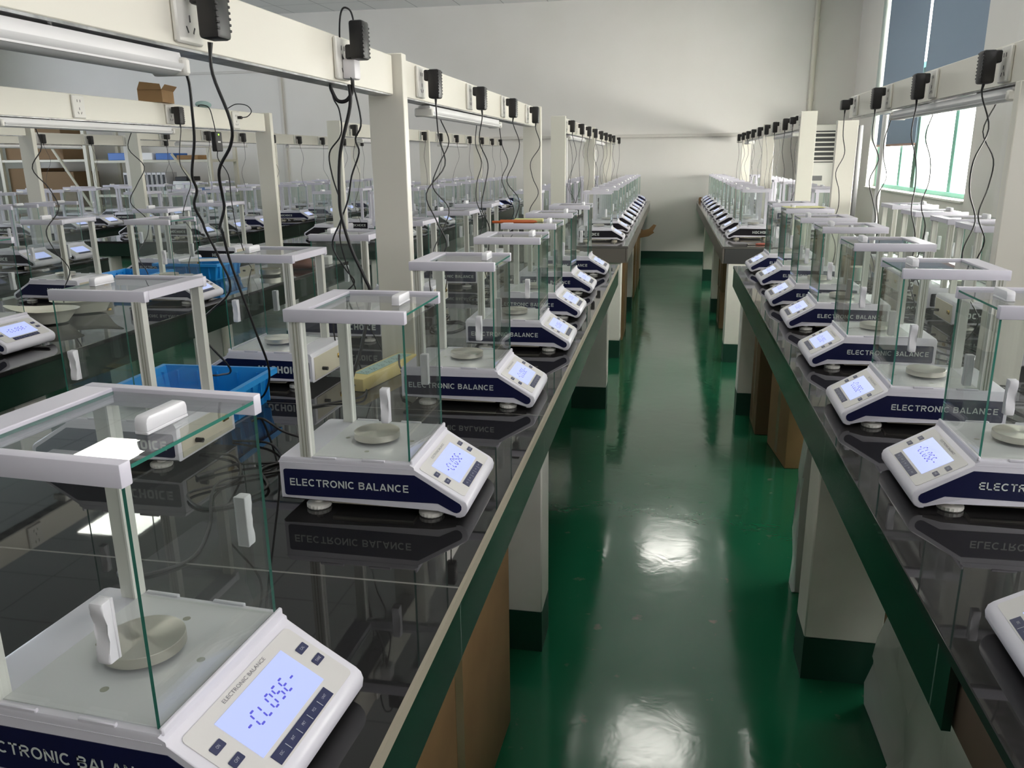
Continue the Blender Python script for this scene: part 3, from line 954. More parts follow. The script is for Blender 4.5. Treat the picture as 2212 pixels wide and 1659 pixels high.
        for y, zz, hx, hz, s in ((0.0055, 0, 0.1975, 0.197, -1), (0.1965, 0, 0.2025, 0.205, 1)):
            m = MB(); pane(m, 0.0615, 0.2285, y, y + 0.003, 0.0995, 0.3300)
            g = m.obj('side_glass', [GLASS, GEDGE], t)
            hm = handle_mesh(SH @ Matrix.Translation((hx, y + (0.0 if s < 0 else 0.003), hz)) @ (Matrix.Identity(4) if s > 0 else Matrix.Rotation(pi, 4, 'Z')))
            hm.obj('door_handle', HANDLE, g)
        m = MB(); pane(m, 0.0695, 0.2360, 0.0118, 0.1932, 0.3425, 0.3460, (0,))
        g = m.obj('top_glass', [GLASS, GEDGE], t)
        hm = handle_mesh(SH @ Matrix.Translation((0.196, 0.105, 0.346)) @ Matrix.Rotation(pi / 2, 4, 'X'), bar=True)
        hm.obj('door_handle', HANDLE, g)
    else:
        m.mi = 1
        m.prism(SIDEP, -0.0007, 0.002, 'xz', M=SH)
        m.prism(SIDEP, W_ - 0.002, W_ + 0.0007, 'xz', M=SH)
        m.mi = 2
        for T, off in ((SH @ Matrix(((1, 0, 0, 0), (0, 0, -1, -0.0007), (0, 1, 0, 0), (0, 0, 0, 1))), 0.024), (SH @ Matrix(((-1, 0, 0, 0), (0, 0, 1, W_ + 0.0007), (0, 1, 0, 0), (0, 0, 0, 1))), -0.152)):
            m.stroke_text(text, T @ Matrix.Translation((off, 0.0425, 0)), 0.0190, 0.128, 0.23, True)
        m.mi = 3
        m.box(0.085, 0.232, 0.012, W_ - 0.012, 0.0115, 0.0215, M=SH)
        m.mi = 4
        m.prism([(0.0, -0.03), (0.21, -0.03)][:0] or [(a, -b) for a, b in rounded(0.012, 0.198, 0.003, 0.0915, 0.006)], -0.001, 0.0010, 'xy', M=PANELM)
        m.mi = 5
        m.prism([(0.0500, -0.0895), (0.1560, -0.0895), (0.1560, -0.0765), (0.0500, -0.0765)], 0.0009, 0.0016, 'xy', M=PANELM)
        m.mi = 3
        for x in (0.0575, 0.2605):
            for y in (0.024, W_ - 0.024):
                m.lathe([(0.0205, 0.0), (0.0205, 0.009), (0.007, 0.0095), (0.007, 0.024)], 14, M=SH @ Matrix.Translation((x, y, 0)))
        m.obj('housing', [WHITE, film, LETTER, CREAM, PANEL, KEY], t)
        m = MB()
        m.prism([(0.0450, -0.0720), (0.1650, -0.0720), (0.1650, -0.0165), (0.0450, -0.0165)], 0.0009, 0.0016, 'xy', M=PANELM)
        m.obj('display', LCD, t)
        m = MB()
        m.lathe([(0.0395, 0.0), (0.0405, 0.002), (0.0405, 0.0105), (0.0, 0.0112)], 20, M=SH @ Matrix.Translation((0.140, 0.105, 0.104)))
        m.lathe([(0.010, 0.0), (0.010, 0.009)], 10, M=SH @ Matrix.Translation((0.140, 0.105, 0.0985)))
        m.obj('weighing_pan', STEEL, t)
        m = MB()
        for y0, y1 in ((0.001, 0.019), (W_ - 0.019, W_ - 0.001)):
            m.box(0.0405, 0.0600, y0, y1, 0.098, 0.331, M=SH)
        for y0, y1 in ((-0.002, 0.0115), (0.1935, 0.207)):
            m.box(0.032, 0.2365, y0, y1, 0.3295, 0.3505, M=SH)
        m.box(0.032, 0.069, 0.0113, 0.1937, 0.333, 0.3500, M=SH)
        m.obj('draft_shield_frame', WHITE2, t)
        m = MB(); m.box(0.186, 0.206, 0.076, 0.134, 0.3445, 0.3605, 0.004, M=SH); m.obj('door_handle', HANDLE, t)
        m = MB(); m.box(0.190, 0.205, -0.010, 0.0065, 0.170, 0.228, 0.004, M=SH); m.obj('door_handle', HANDLE, t)
        m = MB()
        V = lambda *p: SH @ Vector(p)
        m.quad([V(0.232, 0.005, 0.0995), V(0.232, 0.20, 0.0995), V(0.232, 0.20, 0.330), V(0.232, 0.005, 0.330)])
        for y in (0.007, 0.198):
            m.quad([V(0.060, y, 0.0995), V(0.230, y, 0.0995), V(0.230, y, 0.330), V(0.060, y, 0.330)])
        m.quad([V(0.069, 0.0115, 0.344), V(0.235, 0.0115, 0.344), V(0.235, 0.1935, 0.344), V(0.069, 0.1935, 0.344)])
        for y in (0.0045, 0.2):
            m.mi = 1
            m.box(0.2305, 0.2335, y - 0.001, y + 0.001, 0.0995, 0.330, M=SH)
        m.obj('draft_shield_glass', [GLASS1, GEDGE2], t)
    return t

PROTO = {}
USED = set()
def place_balance(kind, x_rear, y_near, face, label, group, yaw=0.0):
    """face +1: front towards +x, -1: front towards -x"""
    if kind not in PROTO:
        text, film, hi = {'E': ('ELECTRONIC BALANCE', NAVY, True), 'N': ('HOCHOICE', NAVY, True), 'K': ('HOCHOICE', BLACKP, True),
                          'n': ('HOCHOICE', NAVY, False), 'k': ('HOCHOICE', BLACKP, False)}[kind]
        PROTO[kind] = build_balance(text, film, hi)
    t = PROTO[kind] if kind not in USED else copy_tree(PROTO[kind])
    USED.add(kind)
    x = x_rear + face * 0.165
    t.location = (x, y_near + 0.105, BZ)
    t.rotation_euler = (0, 0, (0 if face > 0 else pi) + yaw)
    return tag(t, label, 'balance', group)

def row(kinds, x_rear, ys, face, where, group, yaws=()):
    look = {'E': 'white glass-cased balance with navy ELECTRONIC BALANCE side', 'N': 'white glass-cased balance with white-lettered navy side', 'K': 'white glass-cased balance with white-lettered black side',
            'n': 'small navy-sided glass-cased balance', 'k': 'small black-sided glass-cased balance'}
    for i, y in enumerate(ys):
        k = kinds[min(i, len(kinds) - 1)]
        jit = yaws[i] if i < len(yaws) else random.uniform(-0.02, 0.02)
        xr = x_rear[i] if isinstance(x_rear, (list, tuple)) else x_rear + random.uniform(-0.004, 0.004)
        place_balance(k, xr, y, face, f'{look[k]}, {ORD[i]} {where}', group, jit)

A_R = [0.535, 1.195, 1.82, 2.424, 2.959, 3.531, 4.123]
A_L = [1.326, 1.909, 2.473, 3.058, 3.66, 4.262]
R_L = [0.79, 1.362, 1.80, 2.325, 2.864, 3.298, 3.853, 4.328]
R_R = [2.35, 2.93, 3.25, 3.657, 4.164]
row('E', [-0.6480, -0.6365, -0.6255, -0.6145, -0.6375, -0.6455, -0.6295], A_R, 1, 'along near left bench, aisle side', 'balances on the near left bench facing the aisle', (-0.06, 0.0, 0.0, 0.01, -0.01, 0.0, 0.01))
row('NNNEEE', [-0.911, -0.894, -0.905, -0.899, -0.863, -0.888], A_L, -1, 'on near left bench, backing the rail', 'balances on the near left bench facing away from the aisle')
row('E', [0.738, 0.7485, 0.7205, 0.7295, 0.7405, 0.7325, 0.7495, 0.7415], R_L, -1, 'along near right bench, aisle side', 'balances on the near right bench facing the aisle')
row('K', [0.956, 0.956, 0.965, 0.961, 0.996], R_R, 1, 'on near right bench, window side', 'balances on the near right bench facing the window')
row('E', [-2.335, -2.262], [2.12, 3.07], 1, 'on second-row near bench, right side', 'balances on the second row bench, right side')
row('NEK', -2.47, [3.042, 3.803, 4.373], -1, 'on second-row near bench, left side', 'balances on the second row bench, left side')
row('kkkkkknn', -0.6375, [5.87, 6.55, 7.15, 7.66, 8.18, 8.75, 9.2, 9.85, 10.45, 11.2], 1, 'along far left bench, aisle side', 'balances on the far left bench facing the aisle')
row('kknkk', -0.8925, [5.95 + 0.6 * i for i in range(9)], -1, 'on far left bench, backing the rail', 'balances on the far left bench facing away from the aisle')
row('kkkkkkknn', 0.7385, [6.10, 6.65, 7.22, 7.80, 8.42, 9.06, 9.62, 10.2, 10.72, 11.2], -1, 'along far right bench, aisle side', 'balances on the far right bench facing the aisle')
row('kkn', 0.955, [6.05 + 0.6 * i for i in range(9)], 1, 'on far right bench, window side', 'balances on the far right bench facing the window')
row('kkkn', -2.262, [5.97 + 0.6 * i for i in range(9)], 1, 'on second-row far bench, right side', 'balances on the second row far bench, right side')
row('kknk', -2.47, [6.01, 6.55, 7.15, 7.75, 8.35, 8.95, 9.55, 10.15, 10.75], -1, 'on second-row far bench, left side', 'balances on the second row far bench, left side')
row('kk', -3.872, [4.05, 4.38], 1, 'on third-row near bench, right side', 'balances on the third row near bench')
row('k', -4.09, [3.5, 4.1], -1, 'on third-row near bench, left side', 'balances on the third row near bench, left side')
row('kkn', -3.872, [5.85, 6.35, 6.82, 7.73, 8.33, 8.9, 9.5, 10.1], 1, 'on third-row far bench, right side', 'balances on the third row far bench, right side')
row('k', -4.09, [6.0, 6.6, 7.2, 7.8, 8.4, 9.0, 9.6], -1, 'on third-row far bench, left side', 'balances on the third row far bench, left side')
row('k', -5.482, [5.9, 6.46, 6.88, 7.42, 7.95, 8.6, 9.2], 1, 'on fourth-row bench, right side', 'balances on the fourth row bench, right side')
row('k', -5.70, [6.1, 6.7, 7.3, 7.9], -1, 'on fourth-row bench, left side', 'balances on the fourth row bench, left side')

# ------------------------------------------------------------------ power adapters with their cords
def adapter_mesh(square=False):
    """plugs into a socket at x = 0, body out along +x, cord leaves downwards"""
    m = MB()
    m.box(0.0, 0.016, -0.017, 0.017, 0.003, 0.033, 0.003)
    if square:
        m.box(0.012, 0.050, -0.024, 0.024, -0.018, 0.026, 0.005, seg=2)
    else:
        m.box(0.012, 0.046, -0.0205, 0.0205, -0.046, 0.034, 0.006, seg=2)
        for k in range(8):
            z = -0.034 + k * 0.0085
            m.box(0.0425, 0.0463, -0.0209, -0.013, z, z + 0.004, 0.0008)
            m.box(0.0425, 0.0463, 0.013, 0.0209, z, z + 0.004, 0.0008)
    return m

_am = {}
def adapter(x, y, side, label, cord=None, z=1.587, square=False, flip=False, r=0.0021, group='black power adapters in the sockets', rng=None, small=False):
    x += side * 0.0108
    key = (square, flip)
    t = root('power_adapter', (x, y, z), 0 if side > 0 else pi)
    if key not in _am:
        o = adapter_mesh(square).obj('adapter_body', BLACK)
        if flip:
            o.data.transform(Matrix.Rotation(pi, 4, 'X'))
        _am[key] = o.data
        bpy.data.objects.remove(o)
    b = bpy.data.objects.new('adapter_body', _am[key]); COL.objects.link(b); b.parent = t
    inv = (Matrix.Translation((x, y, z)) @ Matrix.Rotation(0 if side > 0 else pi, 4, 'Z')).inverted()
    x0 = x + side * 0.030
    zb = z - (0.018 if square else 0.046)
    if flip:
        zb = z + 0.046
    if cord is None:
        rr = rng or random
        zend = BZ + 0.004
        pts = [Vector((x0, y, zb + 0.002)), Vector((x0, y, zb - 0.03))]
        n = 9 if not small else 6
        xe = x + side * rr.uniform(-0.03, 0.045)
        ye = y + rr.uniform(-0.10, 0.14)
        ph = rr.uniform(0, 6.28)
        am = rr.uniform(0.012, 0.030)
        for i in range(1, n + 1):
            f = i / n
            zz = zb - 0.03 + (zend - zb + 0.03) * f
            pts.append(Vector((x0 + (xe - x0) * f + am * sin(ph + i * 2.1) * (1 - 0.3 * f), y + (ye - y) * f + am * 1.2 * cos(ph + i * 1.7), zz)))
        if not small:
            e = pts[-1]
            pts += [e + Vector((side * 0.01, 0.05, 0)), e + Vector((side * -0.03, 0.06, 0)), e + Vector((side * -0.04, -0.03, 0))]
    else:
        pts = [Vector(p) for p in cord]
    k = 5 if not small else 3
    path = [inv @ p for p in smooth_path(pts, k)]
    m = MB()
    m.tube(path, r, 7 if not small else 4)
    # strain relief
    d = (path[2] - path[0]).normalized()
    m.tube([path[0], path[0] + d * 0.02], [0.0042, 0.0024], 8)
    m.obj('cord', CORD, t)
    return tag(t, label, 'power adapter', group)

XA = AX + 0.035
c2 = [[-0.6975, 1.22, 1.545], [-0.700, 1.222, 1.50], [-0.684, 1.233, 1.432], [-0.697, 1.25, 1.396], [-0.735, 1.273, 1.357], [-0.752, 1.304, 1.316], [-0.772, 1.34, 1.29], [-0.81, 1.384, 1.254], [-0.835, 1.434, 1.242], [-0.856, 1.491, 1.171], [-0.854, 1.554, 1.03], [-0.867, 1.625, 0.918], [-0.927, 1.701, 0.836], [-1.006, 1.785, 0.793]]
adapter(XA, 1.22, 1, 'large black power adapter at top edge of the picture on near left rail', c2, z=1.594, r=0.0026)
c7 = [[-0.6975, 1.83, 1.634], [-0.698, 1.83, 1.66], [-0.705, 1.83, 1.686], [-0.722, 1.83, 1.690], [-0.731, 1.83, 1.66], [-0.73, 1.825, 1.60], [-0.712, 1.822, 1.56], [-0.693, 1.827, 1.456], [-0.712, 1.835, 1.417], [-0.71, 1.847, 1.386], [-0.737, 1.861, 1.334], [-0.757, 1.88, 1.28], [-0.79, 1.901, 1.224], [-0.825, 1.926, 1.165], [-0.807, 1.954, 1.104], [-0.797, 1.986, 1.064], [-0.847, 2.02, 1.021], [-0.895, 2.059, 0.937], [-0.90, 2.10, 0.80]]
adapter(XA, 1.83, 1, 'black power adapter plugged upside down, cord looping over its top', c7, z=1.598 + 0.02, flip=True)
for i, y in enumerate(SOCK_A1[3:]):
    adapter(XA, y, 1, f'black power adapter on near left rail, {ORD[i]} beyond the first post')
# adapters on the far face of the left rail: their cords hang into view
XB = AX - 0.025
for i, y in enumerate((2.36, 2.98, 3.56, 4.05)):
    adapter(XB, y, -1, f'black adapter behind near left rail past the first post, {ORD[i]}, only its cord showing')
for i, y in enumerate(SOCK_A2):
    adapter(XA, y, 1, f'small black power adapter on far left rail by the aisle, {ORD[i]}', small=True, r=0.0018)
for i, y in enumerate((6.3, 6.9, 8.1, 8.7, 9.4)):
    adapter(XB, y, -1, f'black adapter behind far left rail by the aisle, {ORD[i]}, only its cord showing', small=True, r=0.0018)
XR = RX - 0.035
adapter(XR, 2.39, -1, 'black power adapter on near right rail, closest to the right picture edge')
adapter(XR, 2.99, -1, 'black power adapter on near right rail, in front of the blind gap')
adapter(XR, 3.56, -1, 'black power adapter on near right rail, left of the lamp end')
adapter(XR, 4.16, -1, 'squat black adapter at the far end of near right rail', square=True)
for i, y in enumerate((1.78,)):
    adapter(XR, y, -1, 'black power adapter on near right rail outside the right picture edge, cord in view')
for i, y in enumerate((2.7, 3.3, 3.9)):
    adapter(RX + 0.025, y, 1, f'black adapter behind near right rail, {ORD[i]}, cord against the window')
for i, y in enumerate(SOCK_R2):
    adapter(XR, y, -1, f'small black power adapter on far right rail, {ORD[i]}', small=True, r=0.0018, square=(i == 0))
for i, y in enumerate((6.6, 7.7, 8.8, 9.9)):
    adapter(RX + 0.025, y, 1, f'black adapter behind far right rail, {ORD[i]}, only its cord showing', small=True, r=0.0018)
XBB = BX + 0.035
adapter(XBB, 3.67, 1, 'black power adapter on second-row rail, right of the empty socket')
for i, y in enumerate((2.9, 3.5)):
    adapter(BX - 0.025, y, -1, f'black adapter behind the second-row near rail, {ORD[i]}, only its cord showing')
for i, y in enumerate(SOCK_B2):
    adapter(XBB, y, 1, f'small black power adapter on second-row far rail, {ORD[i]}', small=True, r=0.0018)
for i, y in enumerate(SOCK_C2):
    adapter(CX + 0.035, y, 1, f'small black power adapter on third-row rail, {ORD[i]}', small=True, r=0.0018)
for i, y in enumerate(SOCK_D[1:]):
    adapter(DX + 0.035, y, 1, f'small black power adapter on fourth-row rail, {ORD[i]}', small=True, r=0.0018)

# white plug with a thick cable looping under the rail, and a cable down to the yellow strip
t = root('power_plug', (XA, 1.838, 1.566))
MB().box(0.0, 0.030, -0.018, 0.018, -0.022, 0.022, 0.005, seg=2).obj('plug_body', PLUGW, t)
m = MB()
pth = smooth_path([(-0.712, 1.838, 1.545), (-0.714, 1.838, 1.520), (-0.728, 1.835, 1.500), (-0.748, 1.832, 1.500), (-0.760, 1.83, 1.522), (-0.762, 1.83, 1.5335)], 6)
m.tube([Vector(p) - Vector((XA, 1.838, 1.566)) for p in pth], 0.0042, 10)
m.obj('cable', CORD, t)
tag(t, 'white plug with thick black cable looping under near left rail', 'plug')

t = root('extension_strip', (-0.762, 2.06, BZ + 0.022), radians(-11))
m = MB(); m.box(-0.033, 0.033, -0.15, 0.15, -0.022, 0.014, 0.005, seg=2); m.obj('strip_body', YEL, t)
m = MB()
m.box(-0.020, 0.020, -0.105, 0.135, 0.0138, 0.0150)
m.mi = 1
for k in range(6):
    y = -0.09 + k * 0.04
    for (xx, yy) in ((-0.008, 0.0), (0.002, -0.006), (0.002, 0.006), (0.010, -0.005), (0.010, 0.005)):
        m.box(xx - 0.0022, xx + 0.0022, y + yy - 0.001, y + yy + 0.001, 0.0149, 0.0153)
m.obj('socket_face', [TEAL, HOLE], t)
m = MB()
M = (Matrix.Translation((-0.762, 2.06, BZ + 0.022)) @ Matrix.Rotation(radians(-11), 4, 'Z')).inverted()
c3 = smooth_path([(-0.720, 1.836, 1.5335), (-0.720, 1.834, 1.487), (-0.752, 1.838, 1.387), (-0.764, 1.845, 1.293), (-0.765, 1.853, 1.239), (-0.749, 1.863, 1.161), (-0.723, 1.870, 1.093), (-0.715, 1.878, 1.045), (-0.744, 1.878, 0.923), (-0.770, 1.870, 0.845), (-0.782, 1.880, 0.812), (-0.785, 1.908, 0.808)], 6)
m.tube([M @ p for p in c3], 0.0042, 10)
m.obj('cable', CORD, t)
tag(t, 'yellow extension strip with pale blue sockets on the near left bench by the post', 'power strip')

# black supply hanging from the second-row rail, with a green light
t = root('charger', (XBB + 0.012, 4.03, 1.47))
m = MB(); m.box(-0.012, 0.016, -0.032, 0.032, -0.050, 0.048, 0.004); m.obj('charger_body', BLACK, t)
m = MB(); m.box(0.0155, 0.0168, -0.006, 0.004, 0.030, 0.038); m.obj('status_light', GREENLED, t)
m = MB(); m.box(0.0158, 0.0166, -0.014, 0.012, -0.006, 0.002); m.obj('sticker', PAPER, t)
m = MB()
m.tube(smooth_path([(0, 0, 0.046), (-0.002, -0.008, 0.10), (-0.006, -0.03, 0.165), (-0.035, -0.06, 0.178), (-0.045, -0.065, 0.166)], 5), 0.0026, 8)
m.tube(smooth_path([(0, 0, -0.048), (0.0, 0.0, -0.09), (0.02, 0.05, -0.17), (0.0, 0.09, -0.30), (0.03, 0.06, -0.45), (0.04, 0.12, -0.62), (0.03, 0.18, -0.676)], 5), 0.0026, 8)
m.obj('cord', CORD, t)
tag(t, 'black charger with green light hanging from second-row rail', 'charger')
t = root('power_plug', (XBB, 4.30, 1.60))
MB().box(0.0, 0.022, -0.010, 0.010, -0.008, 0.008, 0.003).obj('plug_body', BLACK, t)
m = MB(); m.tube(smooth_path([(0.02, 0, 0), (0.045, 0.02, 0.006), (0.055, 0.05, 0.035), (0.03, 0.05, 0.065), (-0.005, 0.0, 0.070), (-0.03, -0.05, 0.045), (-0.034, -0.06, 0.037)], 6), 0.0026, 8); m.obj('cable', CORD, t)
tag(t, 'black plug with its cable looped over the end of second-row rail', 'plug')

# loose low cords on the bench tops (behind the balances)
def loose_cord(pts, label, r=0.0026, plug=True):
    t = root('loose_cord', (pts[0][0], pts[0][1], BZ))
    base = Vector((pts[0][0], pts[0][1], BZ))
    m = MB(); m.tube([Vector(p) - base for p in smooth_path(pts, 6)], r, 7); m.obj('cable', CORD, t)
    if plug:
        e = Vector(pts[-1]) - base; d = (e - (Vector(pts[-2]) - base)).normalized()
        m = MB(); m.tube([e - d * 0.03, e + d * 0.004], 0.005, 10); m.obj('connector', BLACK, t)
    tag(t, label, 'cord', 'tangled cords on the benches')
c1 = [[-0.752, 1.232, 1.5075], [-0.754, 1.243, 1.488], [-0.759, 1.251, 1.448], [-0.769, 1.264, 1.403], [-0.791, 1.282, 1.35], [-0.8, 1.306, 1.323], [-0.826, 1.335, 1.296], [-0.835, 1.37, 1.264], [-0.854, 1.409, 1.244], [-0.859, 1.454, 1.188], [-0.874, 1.505, 1.114], [-0.986, 1.56, 1.025], [-0.96, 1.621, 0.921], [-1.024, 1.688, 0.885], [-1.06, 1.70, 0.879]]
loose_cord(c1[::-1], 'black lamp cord hanging from the nearest batten down to the blue crate', r=0.0024, plug=False)
c4 = [[-0.765, 1.84, 1.532], [-0.762, 1.843, 1.505], [-0.753, 1.851, 1.479], [-0.758, 1.864, 1.428], [-0.798, 1.884, 1.387], [-0.805, 1.908, 1.334], [-0.803, 1.938, 1.277], [-0.815, 1.973, 1.236], [-0.84, 2.014, 1.168], [-0.839, 2.06, 1.077], [-0.845, 2.112, 1.025], [-0.865, 2.169, 0.968], [-0.85, 2.232, 0.88], [-0.84, 2.3, 0.794]]
loose_cord(c4[::-1], 'thin black cord hanging from the underside of near left rail before the post', r=0.0018, plug=False)
rz = BZ + 0.0028
loose_cord([(-0.93, 1.42, rz), (-0.84, 1.40, rz + 0.004), (-0.78, 1.30, rz), (-0.83, 1.22, rz + 0.003), (-0.76, 1.17, rz), (-0.70, 1.26, rz + 0.004), (-0.76, 1.36, rz), (-0.69, 1.42, rz + 0.003), (-0.665, 1.345, BZ + 0.03), (-0.658, 1.345, BZ + 0.045)], 'tangled black cord behind the second aisle-side balance of near left bench')
loose_cord([(-0.90, 1.50, rz), (-0.80, 1.48, rz + 0.005), (-0.72, 1.36, rz), (-0.80, 1.27, rz + 0.005), (-0.72, 1.10, rz), (-0.69, 0.99, rz), (-0.76, 0.93, rz), (-0.80, 1.03, rz)], 'black cord curling over the bare top between two nearest left balances', plug=False)
loose_cord([(-0.85, 1.50, BZ + 0.05), (-0.82, 1.49, BZ + 0.06), (-0.78, 1.50, BZ + 0.03), (-0.74, 1.53, rz), (-0.70, 1.47, rz + 0.004), (-0.74, 1.40, rz), (-0.82, 1.36, rz + 0.004), (-0.86, 1.30, rz)], 'black cord at the rear socket of balance beside the blue crate')
loose_cord([(-0.86, 2.05, BZ + 0.045), (-0.83, 2.05, BZ + 0.05), (-0.80, 2.02, rz), (-0.74, 1.86, rz + 0.004), (-0.80, 1.80, rz), (-0.86, 1.74, rz)], 'black cord curling in front of the yellow extension strip')
loose_cord([(-0.745, 2.16, BZ + 0.040), (-0.70, 2.03, BZ + 0.043), (-0.67, 1.98, BZ + 0.042), (-0.655, 1.97, BZ + 0.045)], 'black lead from yellow strip to the third aisle-side balance')
for i, (x, y) in enumerate(((-0.76, 2.75), (-0.77, 3.35), (-0.75, 3.95))):
    pts = [(x + 0.07 * cos(k * 1.35 + i) * (1 - k * 0.03), y + 0.10 * sin(k * 1.35 + i), rz + 0.003 * (k % 2)) for k in range(9)]
    loose_cord(pts, f'coil of black cord between balance rows on near left bench past the post, {ORD[i]}')
for i, (x, y) in enumerate(((0.86, 2.0), (0.85, 2.6), (0.86, 3.2), (0.85, 3.8))):
    pts = [(x + 0.08 * cos(k * 1.3 + i * 2), y + 0.12 * sin(k * 1.3 + i), rz + 0.02 * abs(sin(k * 2.0))) for k in range(11)]
    loose_cord(pts, f'coil of black cord between balance rows on near right bench, {ORD[i]}')

# ------------------------------------------------------------------ things on the benches
def crate(x0, x1, y0, y1, h, label, rz=0.0, fl=0.012):
    t = root('blue_crate', ((x0 + x1) / 2, (y0 + y1) / 2, BZ), rz)
    a, b = (x1 - x0) / 2, (y1 - y0) / 2
    m = MB()
    th = 0.0035
    bm = bmesh.new()
    rings = []
    for (da, db, z) in ((0.88, 0.88, 0.0), (0.97, 0.97, h), (1.06, 1.06, h), (1.06, 1.06, h - 0.014), (1.03, 1.03, h - 0.014), (1.03, 1.03, h - 0.004), (0.95, 0.95, h - 0.004), (0.86, 0.86, 0.004)):
        rings.append([bm.verts.new((sx * a * da, sy * b * db, z)) for sx, sy in ((-1, -1), (1, -1), (1, 1), (-1, 1))])
    # outer wall, rim and inner wall
    order = [7, 1]
    def bridge(r1, r2):
        for i in range(4):
            bm.faces.new((r1[i], r1[(i + 1) % 4], r2[(i + 1) % 4], r2[i]))
    outer = [bm.verts.new((sx * a * 0.985, sy * b * 0.985, h - 0.006)) for sx, sy in ((-1, -1), (1, -1), (1, 1), (-1, 1))]
    bridge(rings[0], outer); bridge(outer, rings[4]); bridge(rings[4], rings[3]); bridge(rings[3], rings[2]); bridge(rings[2], rings[1]); bridge(rings[1], rings[7])
    bm.faces.new(rings[0]); bm.faces.new(rings[7])
    for r in rings[5:7]:
        for v in r:
            bm.verts.remove(v)
    m.add(bm)
    for k in range(5):
        f = -0.8 + 1.6 * k / 4
        for s in (-1, 1):
            m.box(f * a * 0.92 - 0.002, f * a * 0.92 + 0.002, *(sorted((s * b * 0.90, s * b * 1.0))), 0.01, h - 0.012)
            m.box(*(sorted((s * a * 0.90, s * a * 1.0))), f * b * 0.92 - 0.002, f * b * 0.92 + 0.002, 0.01, h - 0.012)
    m.obj('crate_shell', BLUEB, t)
    tag(t, label, 'crate', 'blue plastic crates')
crate(-1.24, -0.95, 1.585, 1.80, 0.085, 'open blue plastic crate on near left bench behind the nearest lettered balance', 0.03)
crate(-2.66, -2.40, 3.38, 3.62, 0.07, 'low blue plastic crate on second-row bench, left of the larger one')
crate(-2.56, -2.22, 3.72, 3.98, 0.085, 'larger blue plastic crate with papers on second-row bench')
t = tag(MB().box(-0.10, 0.10, -0.06, 0.06, 0, 0.002).obj('paper_sheet', PAPER), 'white papers lying over the larger blue crate', 'paper')
t.location = (-2.38, 3.86, BZ + 0.0865); t.rotation_euler = (0.0, 0.0, 0.3)

def scoop_bowl(x, y, L, Wd, h, rz, label):
    t = root('weighing_bowl', (x, y, BZ), rz)
    bm = bmesh.new()
    n = 28
    prof = [(0.45, 0.002), (0.62, 0.10 * h), (0.80, 0.55 * h), (0.95, 0.95 * h), (1.03, 1.0 * h), (0.98, 0.97 * h), (0.78, 0.55 * h), (0.58, 0.14 * h), (0.1, 0.06 * h)]
    rings = []
    for (k, z) in prof:
        ring = []
        for i in range(n):
            a = 2 * pi * i / n
            c = cos(a)
            ex = L * k * (c * (1.0 + 0.22 * max(0, c)) )
            wy = Wd * k * sin(a) * (1 - 0.35 * max(0, c))
            ring.append(bm.verts.new((ex, wy, z + 0.35 * h * max(0, c) ** 3 * (k > 0.75))))
        rings.append(ring)
    for a, b in zip(rings, rings[1:]):
        for i in range(n):
            bm.faces.new((a[i], a[(i + 1) % n], b[(i + 1) % n], b[i]))
    bm.faces.new(rings[0]); bm.faces.new(rings[-1])
    m = MB(); m.add(bm, None, True)
    m.obj('bowl_shell', BOWL, t)
    tag(t, label, 'bowl', 'cream weighing bowls')
scoop_bowl(-2.28, 2.62, 0.115, 0.085, 0.055, radians(200), 'cream scoop-shaped weighing bowl in front on the second-row bench')
scoop_bowl(-2.30, 2.84, 0.115, 0.085, 0.055, radians(20), 'cream scoop-shaped weighing bowl behind the other on the second-row bench')
t = root('calibration_weight', (-2.125, 2.33, BZ))
m = MB(); m.lathe([(0.017, 0.0), (0.018, 0.002), (0.018, 0.058), (0.016, 0.061), (0.007, 0.064), (0.006, 0.070), (0.012, 0.074), (0.013, 0.080), (0.010, 0.084), (0.0, 0.085)], 28); m.obj('weight_body', CHROME, t)
tag(t, 'bright steel knobbed calibration weight by the cream bowls', 'weight')
t = root('brass_weight', (-2.235, 2.36, BZ))
m = MB(); m.lathe([(0.030, 0.0), (0.030, 0.028), (0.028, 0.030), (0.010, 0.032), (0.010, 0.040), (0.018, 0.042), (0.018, 0.048), (0.0, 0.049)], 10, smooth=False); m.obj('weight_body', GOLD, t)
tag(t, 'brass weight at the left picture edge on second-row bench', 'weight')
t = tag(MB().box(-0.07, 0.07, -0.004, 0.004, 0, 0.007, 0.002).obj('marker_pen', BLACK), 'black pen lying on the second-row bench in front of steel weight', 'pen')
t.location = (-2.03, 2.235, BZ + 0.0003); t.rotation_euler = (0, 0, 0.12)
t = root('glass_jar', (-2.05, 3.95, BZ))
m = MB(); m.lathe([(0.045, 0.0), (0.055, 0.01), (0.055, 0.035), (0.050, 0.036), (0.050, 0.012), (0.0, 0.008)], 24); m.obj('jar_body', STEEL, t)
tag(t, 'shallow shiny metal dish on second-row bench by the larger crate', 'dish')
t = root('leather_pouch', (-2.02, 4.25, BZ))
bm = bmesh.new(); bmesh.ops.create_uvsphere(bm, u_segments=20, v_segments=12, radius=1.0)
for v in bm.verts:
    v.co = Vector((v.co.x * 0.10, v.co.y * 0.07, max(0.0, (v.co.z + 0.6)) * 0.035 * (1 + 0.2 * sin(5 * v.co.x))))
m = MB(); m.add(bm, None, True); m.obj('pouch_body', BROWN, t)
tag(t, 'brown leather pouch on the second-row bench near its end post', 'pouch')
t = tag(MB().box(-0.04, 0.04, -0.03, 0.03, 0, 0.05, 0.003).obj('small_carton', PAPER), 'small white carton beside the brown pouch on second-row bench', 'carton')
t.location = (-1.95, 4.42, BZ + 0.0003)
